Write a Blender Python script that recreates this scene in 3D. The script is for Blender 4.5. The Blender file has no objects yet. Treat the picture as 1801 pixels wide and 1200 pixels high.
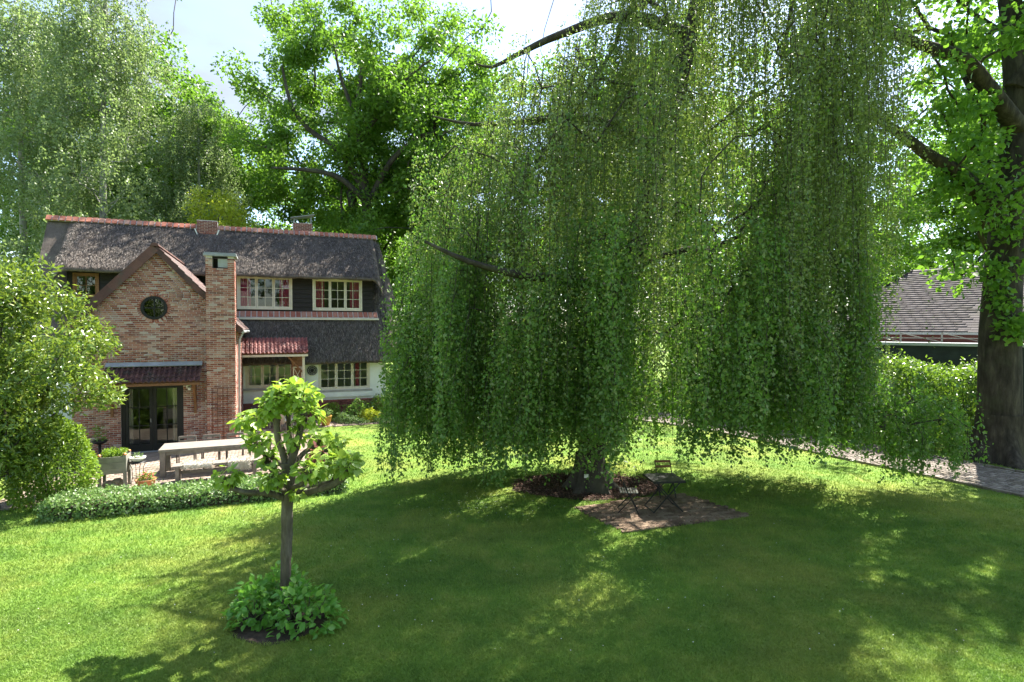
import bpy, math, random
import numpy as np
from mathutils import Vector, Matrix
R = math.radians
sc = bpy.context.scene
col = sc.collection
random.seed(7)
rng = np.random.default_rng(11)

# ------------------------------------------------------------------ camera, sky, sun, exposure
CAM_H = 4.1
cam = bpy.data.cameras.new('camera'); cam.sensor_width = 36.0; cam.lens = 36.0 * 1000 / 1801
cam.clip_start = 0.1; cam.clip_end = 1500
cam_o = bpy.data.objects.new('camera', cam); col.objects.link(cam_o)
cam_o.location = (0, 0, CAM_H); cam_o.rotation_euler = (R(90) - math.atan(22 / 1000), 0, 0)
sc.camera = cam_o

SUN_AZ, SUN_EL = 51.0, 54.0            # azimuth counted from +X towards +Y
world = bpy.data.worlds.new('World'); sc.world = world; world.use_nodes = True
wn, wl = world.node_tree.nodes, world.node_tree.links
wn.clear()
sky = wn.new('ShaderNodeTexSky'); sky.sky_type = 'NISHITA'; sky.sun_disc = False
sky.sun_elevation = R(SUN_EL); sky.sun_rotation = R(90 - SUN_AZ); sky.air_density = 1.0; sky.dust_density = 0.8; sky.ozone_density = 1.0
tc = wn.new('ShaderNodeTexCoord'); mp = wn.new('ShaderNodeMapping'); mp.inputs['Scale'].default_value = (1.0, 1.0, 2.6); mp.inputs['Location'].default_value = (0.35, 0.1, 0.62)
cn = wn.new('ShaderNodeTexNoise'); cn.inputs['Scale'].default_value = 1.9; cn.inputs['Detail'].default_value = 9; cn.inputs['Roughness'].default_value = .55
cr = wn.new('ShaderNodeValToRGB'); cr.color_ramp.elements[0].position = .44; cr.color_ramp.elements[1].position = .70
cmx = wn.new('ShaderNodeMixRGB'); cmx.inputs[2].default_value = (1.5, 1.56, 1.72, 1)
bg = wn.new('ShaderNodeBackground'); bg.inputs['Strength'].default_value = 0.078
wo = wn.new('ShaderNodeOutputWorld')
wl.new(tc.outputs['Generated'], mp.inputs[0]); wl.new(mp.outputs[0], cn.inputs['Vector']); wl.new(cn.outputs['Fac'], cr.inputs[0])
wl.new(cr.outputs[0], cmx.inputs[0]); wl.new(sky.outputs[0], cmx.inputs[1]); wl.new(cmx.outputs[0], bg.inputs[0]); wl.new(bg.outputs[0], wo.inputs[0])

SUN_DIR = Vector((math.cos(R(SUN_AZ)) * math.cos(R(SUN_EL)), math.sin(R(SUN_AZ)) * math.cos(R(SUN_EL)), math.sin(R(SUN_EL))))
sun = bpy.data.lights.new('sun', 'SUN'); sun.energy = 3.2; sun.angle = R(0.55); sun.color = (1.0, .95, .86)
sun_o = bpy.data.objects.new('sun', sun); col.objects.link(sun_o); sun_o.rotation_euler = SUN_DIR.to_track_quat('Z', 'Y').to_euler()
sun_o.location = (20, 20, 40)

vs = sc.view_settings; vs.view_transform = 'Standard'; vs.look = 'None'; vs.gamma = 1; vs.use_curve_mapping = False
vs.exposure = 2.62
sc.render.engine = 'CYCLES'
cy = sc.cycles; cy.max_bounces = 8; cy.diffuse_bounces = 4; cy.transmission_bounces = 6; cy.transparent_max_bounces = 8; cy.use_denoising = True; cy.use_adaptive_sampling = True
cy.sample_clamp_indirect = 6

# ------------------------------------------------------------------ material helpers
MATS = {}
class NT:
    def __init__(s, name):
        s.m = bpy.data.materials.new(name); s.m.use_nodes = True; s.t = s.m.node_tree; s.t.nodes.clear()
        s.out = s.n('ShaderNodeOutputMaterial')
    def n(s, typ, **kw):
        k = s.t.nodes.new(typ)
        for a, v in kw.items():
            if a.startswith('i_'):
                k.inputs[int(a[2:]) if a[2:].isdigit() else a[2:].replace('_', ' ')].default_value = v
            else: setattr(k, a, v)
        return k
    def l(s, a, b): s.t.links.new(a, b)
    def noise(s, scale, detail=4, rough=.55, coord='Object', stretch=None, pos=False):
        k = s.n('ShaderNodeTexNoise'); k.inputs['Scale'].default_value = scale; k.inputs['Detail'].default_value = detail; k.inputs['Roughness'].default_value = rough
        if pos: src = s.n('ShaderNodeNewGeometry').outputs['Position']
        else: src = s.n('ShaderNodeTexCoord').outputs[coord]
        if stretch:
            m = s.n('ShaderNodeMapping'); m.inputs['Scale'].default_value = stretch; s.l(src, m.inputs[0]); src = m.outputs[0]
        s.l(src, k.inputs['Vector']); return k.outputs['Fac']
    def ramp(s, fac, stops):
        k = s.n('ShaderNodeValToRGB'); e = k.color_ramp.elements
        while len(e) < len(stops): e.new(.5)
        for x, (p, c) in zip(e, stops): x.position = p; x.color = (*c, 1)
        s.l(fac, k.inputs[0]); return k.outputs[0]
    def mix(s, fac, a, b, mode='MIX'):
        k = s.n('ShaderNodeMixRGB', blend_type=mode)
        for sock, v in ((k.inputs[0], fac), (k.inputs[1], a), (k.inputs[2], b)):
            if isinstance(v, (int, float)): sock.default_value = v
            elif isinstance(v, tuple): sock.default_value = (*v, 1)
            else: s.l(v, sock)
        return k.outputs[0]
    def rnd(s):
        g = s.n('ShaderNodeNewGeometry'); o = s.n('ShaderNodeObjectInfo')
        a = s.n('ShaderNodeMath', operation='ADD'); f = s.n('ShaderNodeMath', operation='FRACT')
        s.l(g.outputs['Random Per Island'], a.inputs[0]); s.l(o.outputs['Random'], a.inputs[1]); s.l(a.outputs[0], f.inputs[0]); return f.outputs[0]
    def bump(s, h, strength, dist=.02):
        b = s.n('ShaderNodeBump'); b.inputs['Strength'].default_value = strength; b.inputs['Distance'].default_value = dist; s.l(h, b.inputs['Height']); return b.outputs[0]
    def pbsdf(s, colr, rough=.8, normal=None, spec=.3, metal=0):
        p = s.n('ShaderNodeBsdfPrincipled')
        if isinstance(colr, tuple): p.inputs['Base Color'].default_value = (*colr, 1)
        else: s.l(colr, p.inputs['Base Color'])
        p.inputs['Roughness'].default_value = rough; p.inputs['Specular IOR Level'].default_value = spec; p.inputs['Metallic'].default_value = metal
        if normal is not None: s.l(normal, p.inputs['Normal'])
        return p.outputs[0]
    def done(s, sh): s.l(sh, s.out.inputs[0]); MATS[s.m.name] = s.m; return s.m

def plain(name, c, rough=.7, var=.25, scale=6, bump=.25, spec=.3, metal=0, stretch=None, dist=.01):
    t = NT(name); n = t.noise(scale, 6, .6, stretch=stretch)
    lo = tuple(max(0, x * (1 - var)) for x in c); hi = tuple(min(1, x * (1 + var)) for x in c)
    cc = t.ramp(n, [(.3, lo), (.7, hi)])
    return t.done(t.pbsdf(cc, rough, t.bump(t.noise(scale * 6, 5, .6, stretch=stretch), bump, dist), spec, metal))

def pieces_mat(name, stops, rough=.85, stain=None, stain_scale=1.2, bump=.5, spec=.2, stain_lo=.5, stain_hi=.7):
    "bricks, tiles, setts: a colour of its own for each piece, wear over all of them"
    t = NT(name); c = t.ramp(t.rnd(), stops)
    c = t.mix(.35, c, t.ramp(t.noise(22, 5, .65, pos=True), [(.3, (.35, .35, .35)), (.7, (.75, .75, .75))]), 'OVERLAY')
    if stain:
        f = t.ramp(t.noise(stain_scale, 6, .62, pos=True), [(stain_lo, (0, 0, 0)), (stain_hi, (1, 1, 1))])
        c = t.mix(f, c, stain)
    return t.done(t.pbsdf(c, rough, t.bump(t.noise(70, 4, .6, pos=True), bump, .006), spec))

def leaf_mat(name, stops, trans, tr=.42, rough=.45, spec=.35, big=.5, stretch=None, vary=.5):
    "leaf: diffuse front with a weak gloss, light passing through from behind"
    t = NT(name); c = t.ramp(t.rnd(), stops)
    c = t.mix(vary, c, t.ramp(t.noise(big, 3, .6, pos=True, stretch=stretch), [(.32, (.34, .36, .34)), (.68, (.66, .64, .62))]), 'OVERLAY')
    p = t.pbsdf(c, rough, None, spec)
    tb = t.n('ShaderNodeBsdfTranslucent'); t.l(t.mix(.72, c, trans), tb.inputs[0])
    m = t.n('ShaderNodeMixShader'); m.inputs[0].default_value = tr; t.l(p, m.inputs[1]); t.l(tb.outputs[0], m.inputs[2])
    return t.done(m.outputs[0])

# --- materials

M_BRICK = pieces_mat('brick', [(0, (.17, .06, .045)), (.25, (.28, .10, .072)), (.6, (.37, .15, .105)), (.84, (.42, .22, .165)), (1, (.48, .38, .33))], stain=(.46, .37, .33), stain_scale=2.6, stain_lo=.52, stain_hi=.86)
M_BRICK_RIDGE = pieces_mat('brick_ridge', [(0, (.28, .10, .07)), (.5, (.36, .14, .095)), (1, (.40, .21, .15))], stain=(.36, .30, .26), stain_scale=2.2, stain_lo=.55, stain_hi=.8)
M_BRICK_DARK = pieces_mat('brick_dark', [(0, (.14, .05, .045)), (1, (.28, .11, .085))])
M_MORTAR = plain('mortar', (.58, .54, .50), .95, .16, 3, .5)
M_TILE_DARK = pieces_mat('tile_dark', [(0, (.06, .030, .028)), (.5, (.095, .043, .037)), (1, (.14, .065, .052))], rough=.6, spec=.35, stain=(.07, .065, .05), stain_scale=2.5)
M_TILE_RED = pieces_mat('tile_red', [(0, (.15, .045, .04)), (.5, (.21, .062, .052)), (1, (.27, .10, .08))], rough=.6, spec=.35, stain=(.16, .09, .08), stain_scale=3)
M_SLATE = pieces_mat('slate', [(0, (.095, .082, .082)), (.5, (.11, .095, .094)), (1, (.128, .112, .11))], rough=.85, spec=.12, stain=(.09, .085, .065), stain_scale=1)
M_SETT = pieces_mat('sett', [(0, (.12, .10, .085)), (.5, (.19, .16, .135)), (1, (.27, .235, .20))], stain=(.12, .10, .07), stain_scale=.8)
M_PAVER = pieces_mat('paver', [(0, (.22, .165, .13)), (.5, (.28, .22, .175)), (1, (.35, .285, .23))], stain=(.20, .165, .12), stain_scale=1.2)
M_PATIO = pieces_mat('patio_paver', [(0, (.14, .093, .06)), (.5, (.20, .14, .093)), (1, (.27, .195, .135))], stain=(.07, .047, .03), stain_scale=1.6)
M_SANDJOINT = plain('joint_sand', (.22, .18, .13), .95, .3, 9)
M_WHITE = plain('white_paint', (.74, .73, .68), .55, .06, 4, .1)
M_RENDER = plain('white_render', (.72, .73, .69), .9, .09, 2.2, .35)
M_CREAM = plain('cream_paint', (.62, .57, .46), .5, .1, 5, .1)
M_GREYPAINT = plain('grey_paint', (.34, .33, .31), .6, .15, 4, .1)
M_BLACKWOOD = plain('black_boarding', (.022, .019, .017), .7, .4, 3, .5, stretch=(1, 1, 9))
M_BLACK = plain('black_steel', (.013, .013, .013), .5, .2, 8, .05, .35)
M_SLATE_BED = plain('slate_bed', (.07, .062, .06), .8, .2, 3, .3)
M_DARKPAINT = plain('dark_green_paint', (.022, .028, .03), .6, .3, 3, .2)
M_ZINC = plain('zinc', (.40, .41, .41), .45, .15, 3, .1, .5, .3)
M_LEAD = plain('lead', (.30, .31, .32), .6, .2, 3, .2)
M_TIMBER = plain('oiled_timber', (.21, .10, .045), .6, .3, 4, .4, stretch=(1, 1, 7))
M_TEAK = plain('weathered_teak', (.23, .20, .17), .8, .28, 5, .5, stretch=(1, 6, 1))
M_GREYWOOD = plain('grey_wood', (.22, .215, .18), .8, .3, 4, .5)
M_TERRA = plain('terracotta', (.42, .19, .09), .8, .25, 5, .3)
M_OCHRE = plain('ochre_glaze', (.50, .27, .055), .45, .2, 5, .1, .5)
M_RUST = plain('rust', (.15, .06, .035), .8, .4, 20, .3)
M_STONE = plain('field_stone', (.33, .26, .19), .9, .3, 5, .6)
M_WOOL = plain('sheep_wool', (.62, .57, .49), .95, .2, 12, .5)
M_CERAMIC = plain('white_ceramic', (.66, .65, .60), .4, .12, 9, .1, .5)
M_WICKER = plain('wicker', (.085, .055, .045), .8, .4, 40, .6)
M_PALE_CHAIR = plain('pale_rattan', (.5, .46, .40), .7, .2, 40, .4)
M_COPPER = plain('copper', (.55, .22, .09), .4, .2, 8, .1, .5, .6)
M_CURT_RED = plain('plum_cloth', (.42, .06, .13), .9, .25, 5, .3, stretch=(9, 1, 1))
M_CURT_BEIGE = plain('beige_cloth', (.50, .46, .38), .9, .12, 5, .2, stretch=(9, 1, 1))
M_SOIL = plain('soil', (.06, .042, .03), .97, .4, 12, .8)
M_ROOM = plain('room_dark', (.10, .085, .07), .9, .2, 2, .1)

def make_thatch():
    t = NT('thatch')
    a = t.noise(1.3, 6, .65); b = t.noise(34, 5, .7, stretch=(1, .35, .35)); k = t.noise(130, 4, .7)
    c = t.ramp(a, [(.3, (.08, .066, .056)), (.5, (.125, .104, .09)), (.72, (.185, .158, .135))])
    c = t.mix(.7, c, t.ramp(b, [(.25, (.26, .26, .26)), (.75, (.76, .74, .72))]), 'OVERLAY')
    c = t.mix(.55, c, t.ramp(k, [(.3, (.2, .2, .2)), (.7, (.85, .85, .85))]), 'OVERLAY')
    return t.done(t.pbsdf(c, .95, t.bump(t.mix(.5, b, k), .9, .04), .1))
M_THATCH = make_thatch()
def make_reed():
    t = NT('reed'); c = t.ramp(t.rnd(), [(0, (.08, .07, .062)), (.5, (.17, .148, .13)), (.85, (.26, .23, .20)), (1, (.36, .32, .275))])
    return t.done(t.pbsdf(c, .95, None, .1))
M_REED = make_reed()

def make_bark(name, lo, mid, hi, sc_=5):
    t = NT(name); a = t.noise(sc_, 6, .65, stretch=(1, 1, .25)); b = t.noise(1.1, 4, .6)
    c = t.ramp(a, [(.3, lo), (.5, mid), (.72, hi)])
    c = t.mix(t.ramp(b, [(.5, (0, 0, 0)), (.75, (.6, .6, .6))]), c, (.075, .085, .045))
    return t.done(t.pbsdf(c, .9, t.bump(a, .9, .05), .15))
M_BARK = make_bark('bark', (.03, .026, .022), (.06, .052, .044), (.10, .09, .075))
M_BARK_GREY = make_bark('bark_smooth_grey', (.045, .038, .028), (.10, .086, .066), (.18, .16, .125), 9)
M_BARK_BIRCH = make_bark('bark_birch', (.08, .075, .07), (.30, .29, .27), (.45, .44, .42), 3)
M_BARK_LIME = make_bark('bark_brown', (.018, .015, .013), (.045, .038, .031), (.095, .08, .064), 6)

def make_ground():
    t = NT('lawn_ground')
    big = t.noise(.33, 5, .6, pos=True); mid = t.noise(1.6, 6, .65, pos=True); fine = t.noise(26, 6, .75, pos=True)
    stripe = t.noise(.9, 3, .5, pos=True, stretch=(.25, 1, 1))
    c = t.ramp(mid, [(.28, (0.073, 0.140, 0.025)), (.5, (0.114, 0.188, 0.032)), (.75, (0.202, 0.242, 0.054))])
    c = t.mix(t.ramp(big, [(.46, (0, 0, 0)), (.68, (.5, .5, .5))]), c, (0.270, 0.250, 0.062))
    c = t.mix(.45, c, t.ramp(stripe, [(.35, (.32, .36, .33)), (.65, (.70, .67, .62))]), 'OVERLAY')
    c = t.mix(.6, c, t.ramp(fine, [(.25, (0.342, 0.403, 0.324)), (.75, (.8, .8, .8))]), 'OVERLAY')
    return t.done(t.pbsdf(c, .9, t.bump(fine, .8, .04), .15))
M_LAWN = make_ground()
def make_blade():
    t = NT('grass_blade')
    mid = t.noise(1.6, 6, .65, pos=True); big = t.noise(.33, 5, .6, pos=True); stripe = t.noise(.9, 3, .5, pos=True, stretch=(.25, 1, 1))
    c = t.ramp(mid, [(.28, (0.109, 0.205, 0.032)), (.5, (0.161, 0.268, 0.038)), (.75, (0.270, 0.332, 0.062))])
    c = t.mix(t.ramp(big, [(.46, (0, 0, 0)), (.68, (.5, .5, .5))]), c, (0.350, 0.332, 0.079))
    c = t.mix(.45, c, t.ramp(stripe, [(.35, (.32, .36, .33)), (.65, (.70, .67, .62))]), 'OVERLAY')
    c = t.mix(.45, c, t.ramp(t.rnd(), [(0, (0.319, 0.390, 0.378)), (1, (.75, .72, .68))]), 'OVERLAY')
    p = t.pbsdf(c, .55, None, .3); tb = t.n('ShaderNodeBsdfTranslucent'); t.l(c, tb.inputs[0])
    m = t.n('ShaderNodeMixShader'); m.inputs[0].default_value = .35; t.l(p, m.inputs[1]); t.l(tb.outputs[0], m.inputs[2])
    return t.done(m.outputs[0])
M_BLADE = make_blade()
def make_mulch():
    t = NT('mulch'); c = t.ramp(t.rnd(), [(0, (.05, .03, .022)), (.5, (.12, .065, .05)), (.85, (.20, .12, .09)), (1, (.30, .2, .16))])
    return t.done(t.pbsdf(c, .9, None, .2))
M_MULCH = make_mulch()
def make_glass():
    t = NT('window_glass'); f = t.n('ShaderNodeFresnel'); f.inputs['IOR'].default_value = 1.62
    g = t.n('ShaderNodeBsdfGlossy'); g.inputs['Roughness'].default_value = .015; g.inputs[0].default_value = (.95, 1, .97, 1)
    b = t.n('ShaderNodeBsdfTransparent'); b.inputs[0].default_value = (.93, .95, .94, 1)
    m = t.n('ShaderNodeMixShader'); t.l(f.outputs[0], m.inputs[0]); t.l(b.outputs[0], m.inputs[1]); t.l(g.outputs[0], m.inputs[2])
    return t.done(m.outputs[0])
M_GLASS = make_glass()

L_BEECH = leaf_mat('leaf_beech', [(0, (0.074, 0.148, 0.034)), (.5, (0.116, 0.208, 0.046)), (.85, (0.173, 0.252, 0.069)), (1, (0.248, 0.286, 0.108))], (0.198, 0.451, 0.031), .40, .42, .4, 1.0, (1.5, 1.5, .16), .95)
L_BEECH_HI = leaf_mat('leaf_beech_crown', [(0, (0.097, 0.144, 0.044)), (.5, (0.142, 0.197, 0.063)), (.85, (0.200, 0.249, 0.095)), (1, (0.270, 0.302, 0.139))], (0.258, 0.393, 0.050), .38, .42, .4, 1.0, (1.5, 1.5, .16), .95)
L_OAK = leaf_mat('leaf_oak', [(0, (0.070, 0.154, 0.025)), (.6, (0.119, 0.224, 0.035)), (1, (0.182, 0.280, 0.049))], (0.224, 0.420, 0.028), .5, .45, .35, .3)
L_BIRCH = leaf_mat('leaf_birch', [(0, (.13, .19, .085)), (.6, (.19, .25, .115)), (1, (.28, .33, .18))], (.28, .40, .10), .48, .4, .45, .3)
L_MIX = leaf_mat('leaf_woodland', [(0, (0.063, 0.133, 0.022)), (.6, (0.105, 0.196, 0.031)), (1, (0.168, 0.252, 0.042))], (0.210, 0.420, 0.028), .48, .45, .35, .25)
L_YEL = leaf_mat('leaf_yellow_green', [(0, (.26, .33, .035)), (.6, (.34, .40, .05)), (1, (.42, .44, .07))], (.55, .62, .03), .5, .45, .3, .5)
L_LIME = leaf_mat('leaf_lime', [(0, (0.070, 0.168, 0.028)), (.6, (0.112, 0.238, 0.035)), (1, (0.168, 0.294, 0.056))], (0.210, 0.420, 0.028), .5, .42, .35, .5)
L_SHRUB = leaf_mat('leaf_glossy', [(0, (0.070, 0.133, 0.031)), (.55, (0.119, 0.196, 0.042)), (.85, (0.196, 0.266, 0.056)), (1, (0.308, 0.336, 0.070))], (0.280, 0.392, 0.028), .35, .28, .55, .7)
L_HEDGE = leaf_mat('leaf_hornbeam', [(0, (0.105, 0.196, 0.028)), (.6, (0.168, 0.280, 0.039)), (1, (0.238, 0.350, 0.056))], (0.280, 0.420, 0.028), .45, .42, .35, .8)
L_LAUREL = leaf_mat('leaf_laurel', [(0, (0.056, 0.126, 0.025)), (.6, (0.098, 0.182, 0.031)), (1, (0.168, 0.266, 0.042))], (0.252, 0.420, 0.028), .38, .3, .5, .8)
L_IVY = leaf_mat('leaf_ivy', [(0, (.095, .18, .05)), (.55, (.15, .25, .075)), (.88, (.22, .31, .12)), (1, (.42, .46, .32))], (.22, .38, .07), .32, .4, .35, 1.2)
L_CATALPA = leaf_mat('leaf_pollard', [(0, (.16, .27, .04)), (.6, (.23, .36, .055)), (1, (.33, .43, .10))], (.42, .60, .05), .42, .36, .45, 2)
L_HYDR = leaf_mat('leaf_hydrangea', [(0, (.10, .26, .04)), (.6, (.145, .33, .055)), (1, (.22, .39, .085))], (.26, .56, .05), .4, .36, .4, 2)
L_BED = leaf_mat('leaf_border', [(0, (.11, .20, .05)), (.6, (.17, .29, .06)), (1, (.27, .38, .10))], (.28, .5, .05), .4, .42, .3, 1)
L_RED = leaf_mat('leaf_bronze', [(0, (0.140, 0.042, 0.042)), (1, (0.238, 0.084, 0.070))], (0.280, 0.084, 0.042), .3)
M_PETAL = plain('white_petal', (.78, .78, .74), .7, .05, 9)
M_PETAL_RED = plain('pink_petal', (.62, .06, .12), .7, .2, 9)

# ------------------------------------------------------------------ object helpers
def tag(o, label=None, cat=None, group=None, kind=None):
    if label: o['label'] = label
    if cat: o['category'] = cat
    if group: o['group'] = group
    if kind: o['kind'] = kind
    return o
def empty(name, label, cat, loc=(0, 0, 0), rz=0, group=None):
    o = bpy.data.objects.new(name, None); col.objects.link(o); o.location = loc; o.rotation_euler = (0, 0, rz); o.empty_display_size = .2
    return tag(o, label, cat, group)
def link(name, me, parent=None):
    o = bpy.data.objects.new(name, me); col.objects.link(o)
    if parent is not None: o.parent = parent
    return o
class MB:
    def __init__(s): s.v = []; s.f = []; s.sm = []
    def add(s, vs_, fs, smooth=False):
        b = len(s.v); s.v += [tuple(v) for v in vs_]; s.f += [tuple(i + b for i in f) for f in fs]; s.sm += [smooth] * len(fs); return s
    def box(s, x0, x1, y0, y1, z0, z1, m=None):
        P = [(x0, y0, z0), (x1, y0, z0), (x1, y1, z0), (x0, y1, z0), (x0, y0, z1), (x1, y0, z1), (x1, y1, z1), (x0, y1, z1)]
        if m is not None: P = [m @ Vector(p) for p in P]
        return s.add(P, [(0, 3, 2, 1), (4, 5, 6, 7), (0, 1, 5, 4), (1, 2, 6, 5), (2, 3, 7, 6), (3, 0, 4, 7)])
    def bar(s, a, b, w, h=None, up=(0, 0, 1)):
        h = h or w; a, b = Vector(a), Vector(b); d = (b - a).normalized(); u = Vector(up)
        if abs(d.dot(u)) > .98: u = Vector((1, 0, 0))
        x = d.cross(u).normalized(); y = x.cross(d)
        P = [p + x * sx * w / 2 + y * sy * h / 2 for p in (a, b) for sx, sy in ((-1, -1), (1, -1), (1, 1), (-1, 1))]
        return s.add(P, [(0, 1, 2, 3), (7, 6, 5, 4), (0, 4, 5, 1), (1, 5, 6, 2), (2, 6, 7, 3), (3, 7, 4, 0)])
    def tube(s, pts, rad, n=8, smooth=True, cap=True, wob=0):
        pts = [Vector(p) for p in pts]; rings = []; u = None
        for i, p in enumerate(pts):
            d = (pts[min(i + 1, len(pts) - 1)] - pts[max(i - 1, 0)]); d = d.normalized() if d.length > 1e-9 else Vector((0, 0, 1))
            if u is None: u = d.orthogonal().normalized()
            u = (u - d * u.dot(d)); u = u.normalized() if u.length > 1e-6 else d.orthogonal().normalized()
            w = d.cross(u); r = rad[i] if hasattr(rad, '__len__') else rad
            rings.append([p + (u * math.cos(a) + w * math.sin(a)) * r * (1 + wob * (math.sin(a * 3 + i * .7) * .6 + math.sin(a * 5 + i * .4 + 1) * .4)) for a in [k * math.tau / n for k in range(n)]])
        V = [v for r_ in rings for v in r_]
        F = [(i * n + k, i * n + (k + 1) % n, (i + 1) * n + (k + 1) % n, (i + 1) * n + k) for i in range(len(pts) - 1) for k in range(n)]
        s.add(V, F, smooth)
        if cap: s.add(rings[0], [tuple(range(n))[::-1]]); s.add(rings[-1], [tuple(range(n))])
        return s
    def lathe(s, prof, c=(0, 0, 0), n=20, smooth=True):
        V = [(c[0] + r * math.cos(k * math.tau / n), c[1] + r * math.sin(k * math.tau / n), c[2] + z) for r, z in prof for k in range(n)]
        F = [(i * n + k, i * n + (k + 1) % n, (i + 1) * n + (k + 1) % n, (i + 1) * n + k) for i in range(len(prof) - 1) for k in range(n)]
        return s.add(V, F, smooth)
    def prism(s, poly, a, b, axis=1):
        "polygon in the two other axes, pulled along axis from a to b"
        def P(p, q): return (p[0], q, p[1]) if axis == 1 else ((q, p[0], p[1]) if axis == 0 else (p[0], p[1], q))
        n = len(poly); V = [P(p, a) for p in poly] + [P(p, b) for p in poly]
        return s.add(V, [tuple(range(n)), tuple(range(2 * n - 1, n - 1, -1))] + [(i, i + n, (i + 1) % n + n, (i + 1) % n) for i in range(n)])
    def mesh(s, name, mat):
        me = bpy.data.meshes.new(name); me.from_pydata(s.v, [], s.f); me.materials.append(mat)
        me.polygons.foreach_set('use_smooth', s.sm); me.update(); return me
    def build(s, name, mat, parent=None, fix=True):
        me = s.mesh(name, mat)
        return link(name, me, parent)

def np_mesh(name, V, F, mat, smooth=False):
    V = np.ascontiguousarray(V, dtype=np.float32).reshape(-1, 3); F = np.ascontiguousarray(F, dtype=np.int32); k = F.shape[1]
    me = bpy.data.meshes.new(name); me.vertices.add(len(V)); me.vertices.foreach_set('co', V.ravel())
    me.loops.add(F.size); me.loops.foreach_set('vertex_index', F.ravel())
    me.polygons.add(len(F)); me.polygons.foreach_set('loop_start', np.arange(0, F.size, k, dtype=np.int32)); me.polygons.foreach_set('loop_total', np.full(len(F), k, dtype=np.int32))
    if smooth: me.polygons.foreach_set('use_smooth', np.ones(len(F), dtype=bool))
    me.materials.append(mat); me.update(calc_edges=True); return me

RH_V = np.array([(0, 0, 0), (.5, .42, .10), (0, 1, 0), (-.5, .42, .10)], float); RH_F = np.array([(0, 1, 2), (0, 2, 3)])
OV_V = np.array([(0, 0, 0), (.36, .22, .07), (.5, .5, .09), (.28, .8, .03), (0, 1.02, -.08), (-.28, .8, .03), (-.5, .5, .09), (-.36, .22, .07), (0, .5, 0)], float)
OV_F = np.array([(8, i, (i + 1) % 8) for i in range(8)])
HT_V = np.array([(0, .08, 0), (.25, -.08, .05), (.50, .16, .08), (.44, .52, .03), (.2, .85, -.08), (0, 1.0, -.14), (-.2, .85, -.08), (-.44, .52, .03), (-.50, .16, .08), (-.25, -.08, .05), (0, .45, -.04)], float)
HT_F = np.array([(10, i, (i + 1) % 10) for i in range(10)])
TMPL = {'rh': (RH_V, RH_F), 'ov': (OV_V, OV_F), 'ht': (HT_V, HT_F)}
def unit(a): return a / np.maximum(np.linalg.norm(a, axis=-1, keepdims=True), 1e-9)
def leaf_data(P, axis, nrm, L, W, tmpl='rh'):
    TV, TF = TMPL[tmpl]; axis = unit(axis); side = unit(np.cross(axis, nrm)); nn = np.cross(side, axis)
    L = np.broadcast_to(np.asarray(L, float), (len(P),))[:, None, None]; W = np.broadcast_to(np.asarray(W, float), (len(P),))[:, None, None]
    V = P[:, None] + TV[None, :, 0, None] * side[:, None] * W + TV[None, :, 1, None] * axis[:, None] * L + TV[None, :, 2, None] * nn[:, None] * L
    F = TF[None] + (np.arange(len(P)) * len(TV))[:, None, None]
    return V.reshape(-1, 3), F.reshape(-1, 3)
def leaves(name, P, axis, nrm, L, W, mat, parent=None, tmpl='rh'):
    V, F = leaf_data(P, axis, nrm, L, W, tmpl); o = link(name, np_mesh(name, V, F, mat), parent); return o
def rdir(n, up=0.0, r=rng):
    v = r.normal(size=(n, 3)); v = unit(v); v[:, 2] += up; return unit(v)

BOX_ME = {}
def unit_box(mat):
    if mat.name not in BOX_ME: BOX_ME[mat.name] = MB().box(-.5, .5, -.5, .5, -.5, .5).mesh('block', mat)
    return BOX_ME[mat.name]
BOXV = np.array([(-.5, -.5, -.5), (.5, -.5, -.5), (.5, .5, -.5), (-.5, .5, -.5), (-.5, -.5, .5), (.5, -.5, .5), (.5, .5, .5), (-.5, .5, .5)])
BOXF = np.array([(0, 3, 2, 1), (4, 5, 6, 7), (0, 1, 5, 4), (1, 2, 6, 5), (2, 3, 7, 6), (3, 0, 4, 7)])
def pieces(parent, name, plural, mats4, mat, proto=None, key=None, limit=300):
    """each piece = a 4x4 placed under parent; those that show largest are objects of their own, the rest one joined part"""
    me = proto or unit_box(mat); mats4 = list(mats4)
    if key: mats4.sort(key=key)
    for m in mats4[:limit]:
        o = link(name, me, parent); o.matrix_local = m
    rest = mats4[limit:]
    if rest:
        if proto is None: TV, TF = BOXV, BOXF
        else:
            TV = np.empty(len(me.vertices) * 3); me.vertices.foreach_get('co', TV); TV = TV.reshape(-1, 3); TF = np.array([list(p.vertices) for p in me.polygons])
        A = np.array([np.array(m) for m in rest]); V = np.einsum('nij,kj->nki', A[:, :3, :3], TV) + A[:, None, :3, 3]
        F = TF[None] + (np.arange(len(rest)) * len(TV))[:, None, None]
        o = link(plural, np_mesh(plural, V.reshape(-1, 3), F.reshape(-1, TF.shape[1]), mat), parent); o['kind'] = 'stuff'
def TRS(p, s, rz=0, rx=0, ry=0):
    return Matrix.LocRotScale(Vector(p), Matrix.Rotation(rz, 3, 'Z') @ Matrix.Rotation(ry, 3, 'Y') @ Matrix.Rotation(rx, 3, 'X'), Vector(s))

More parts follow.
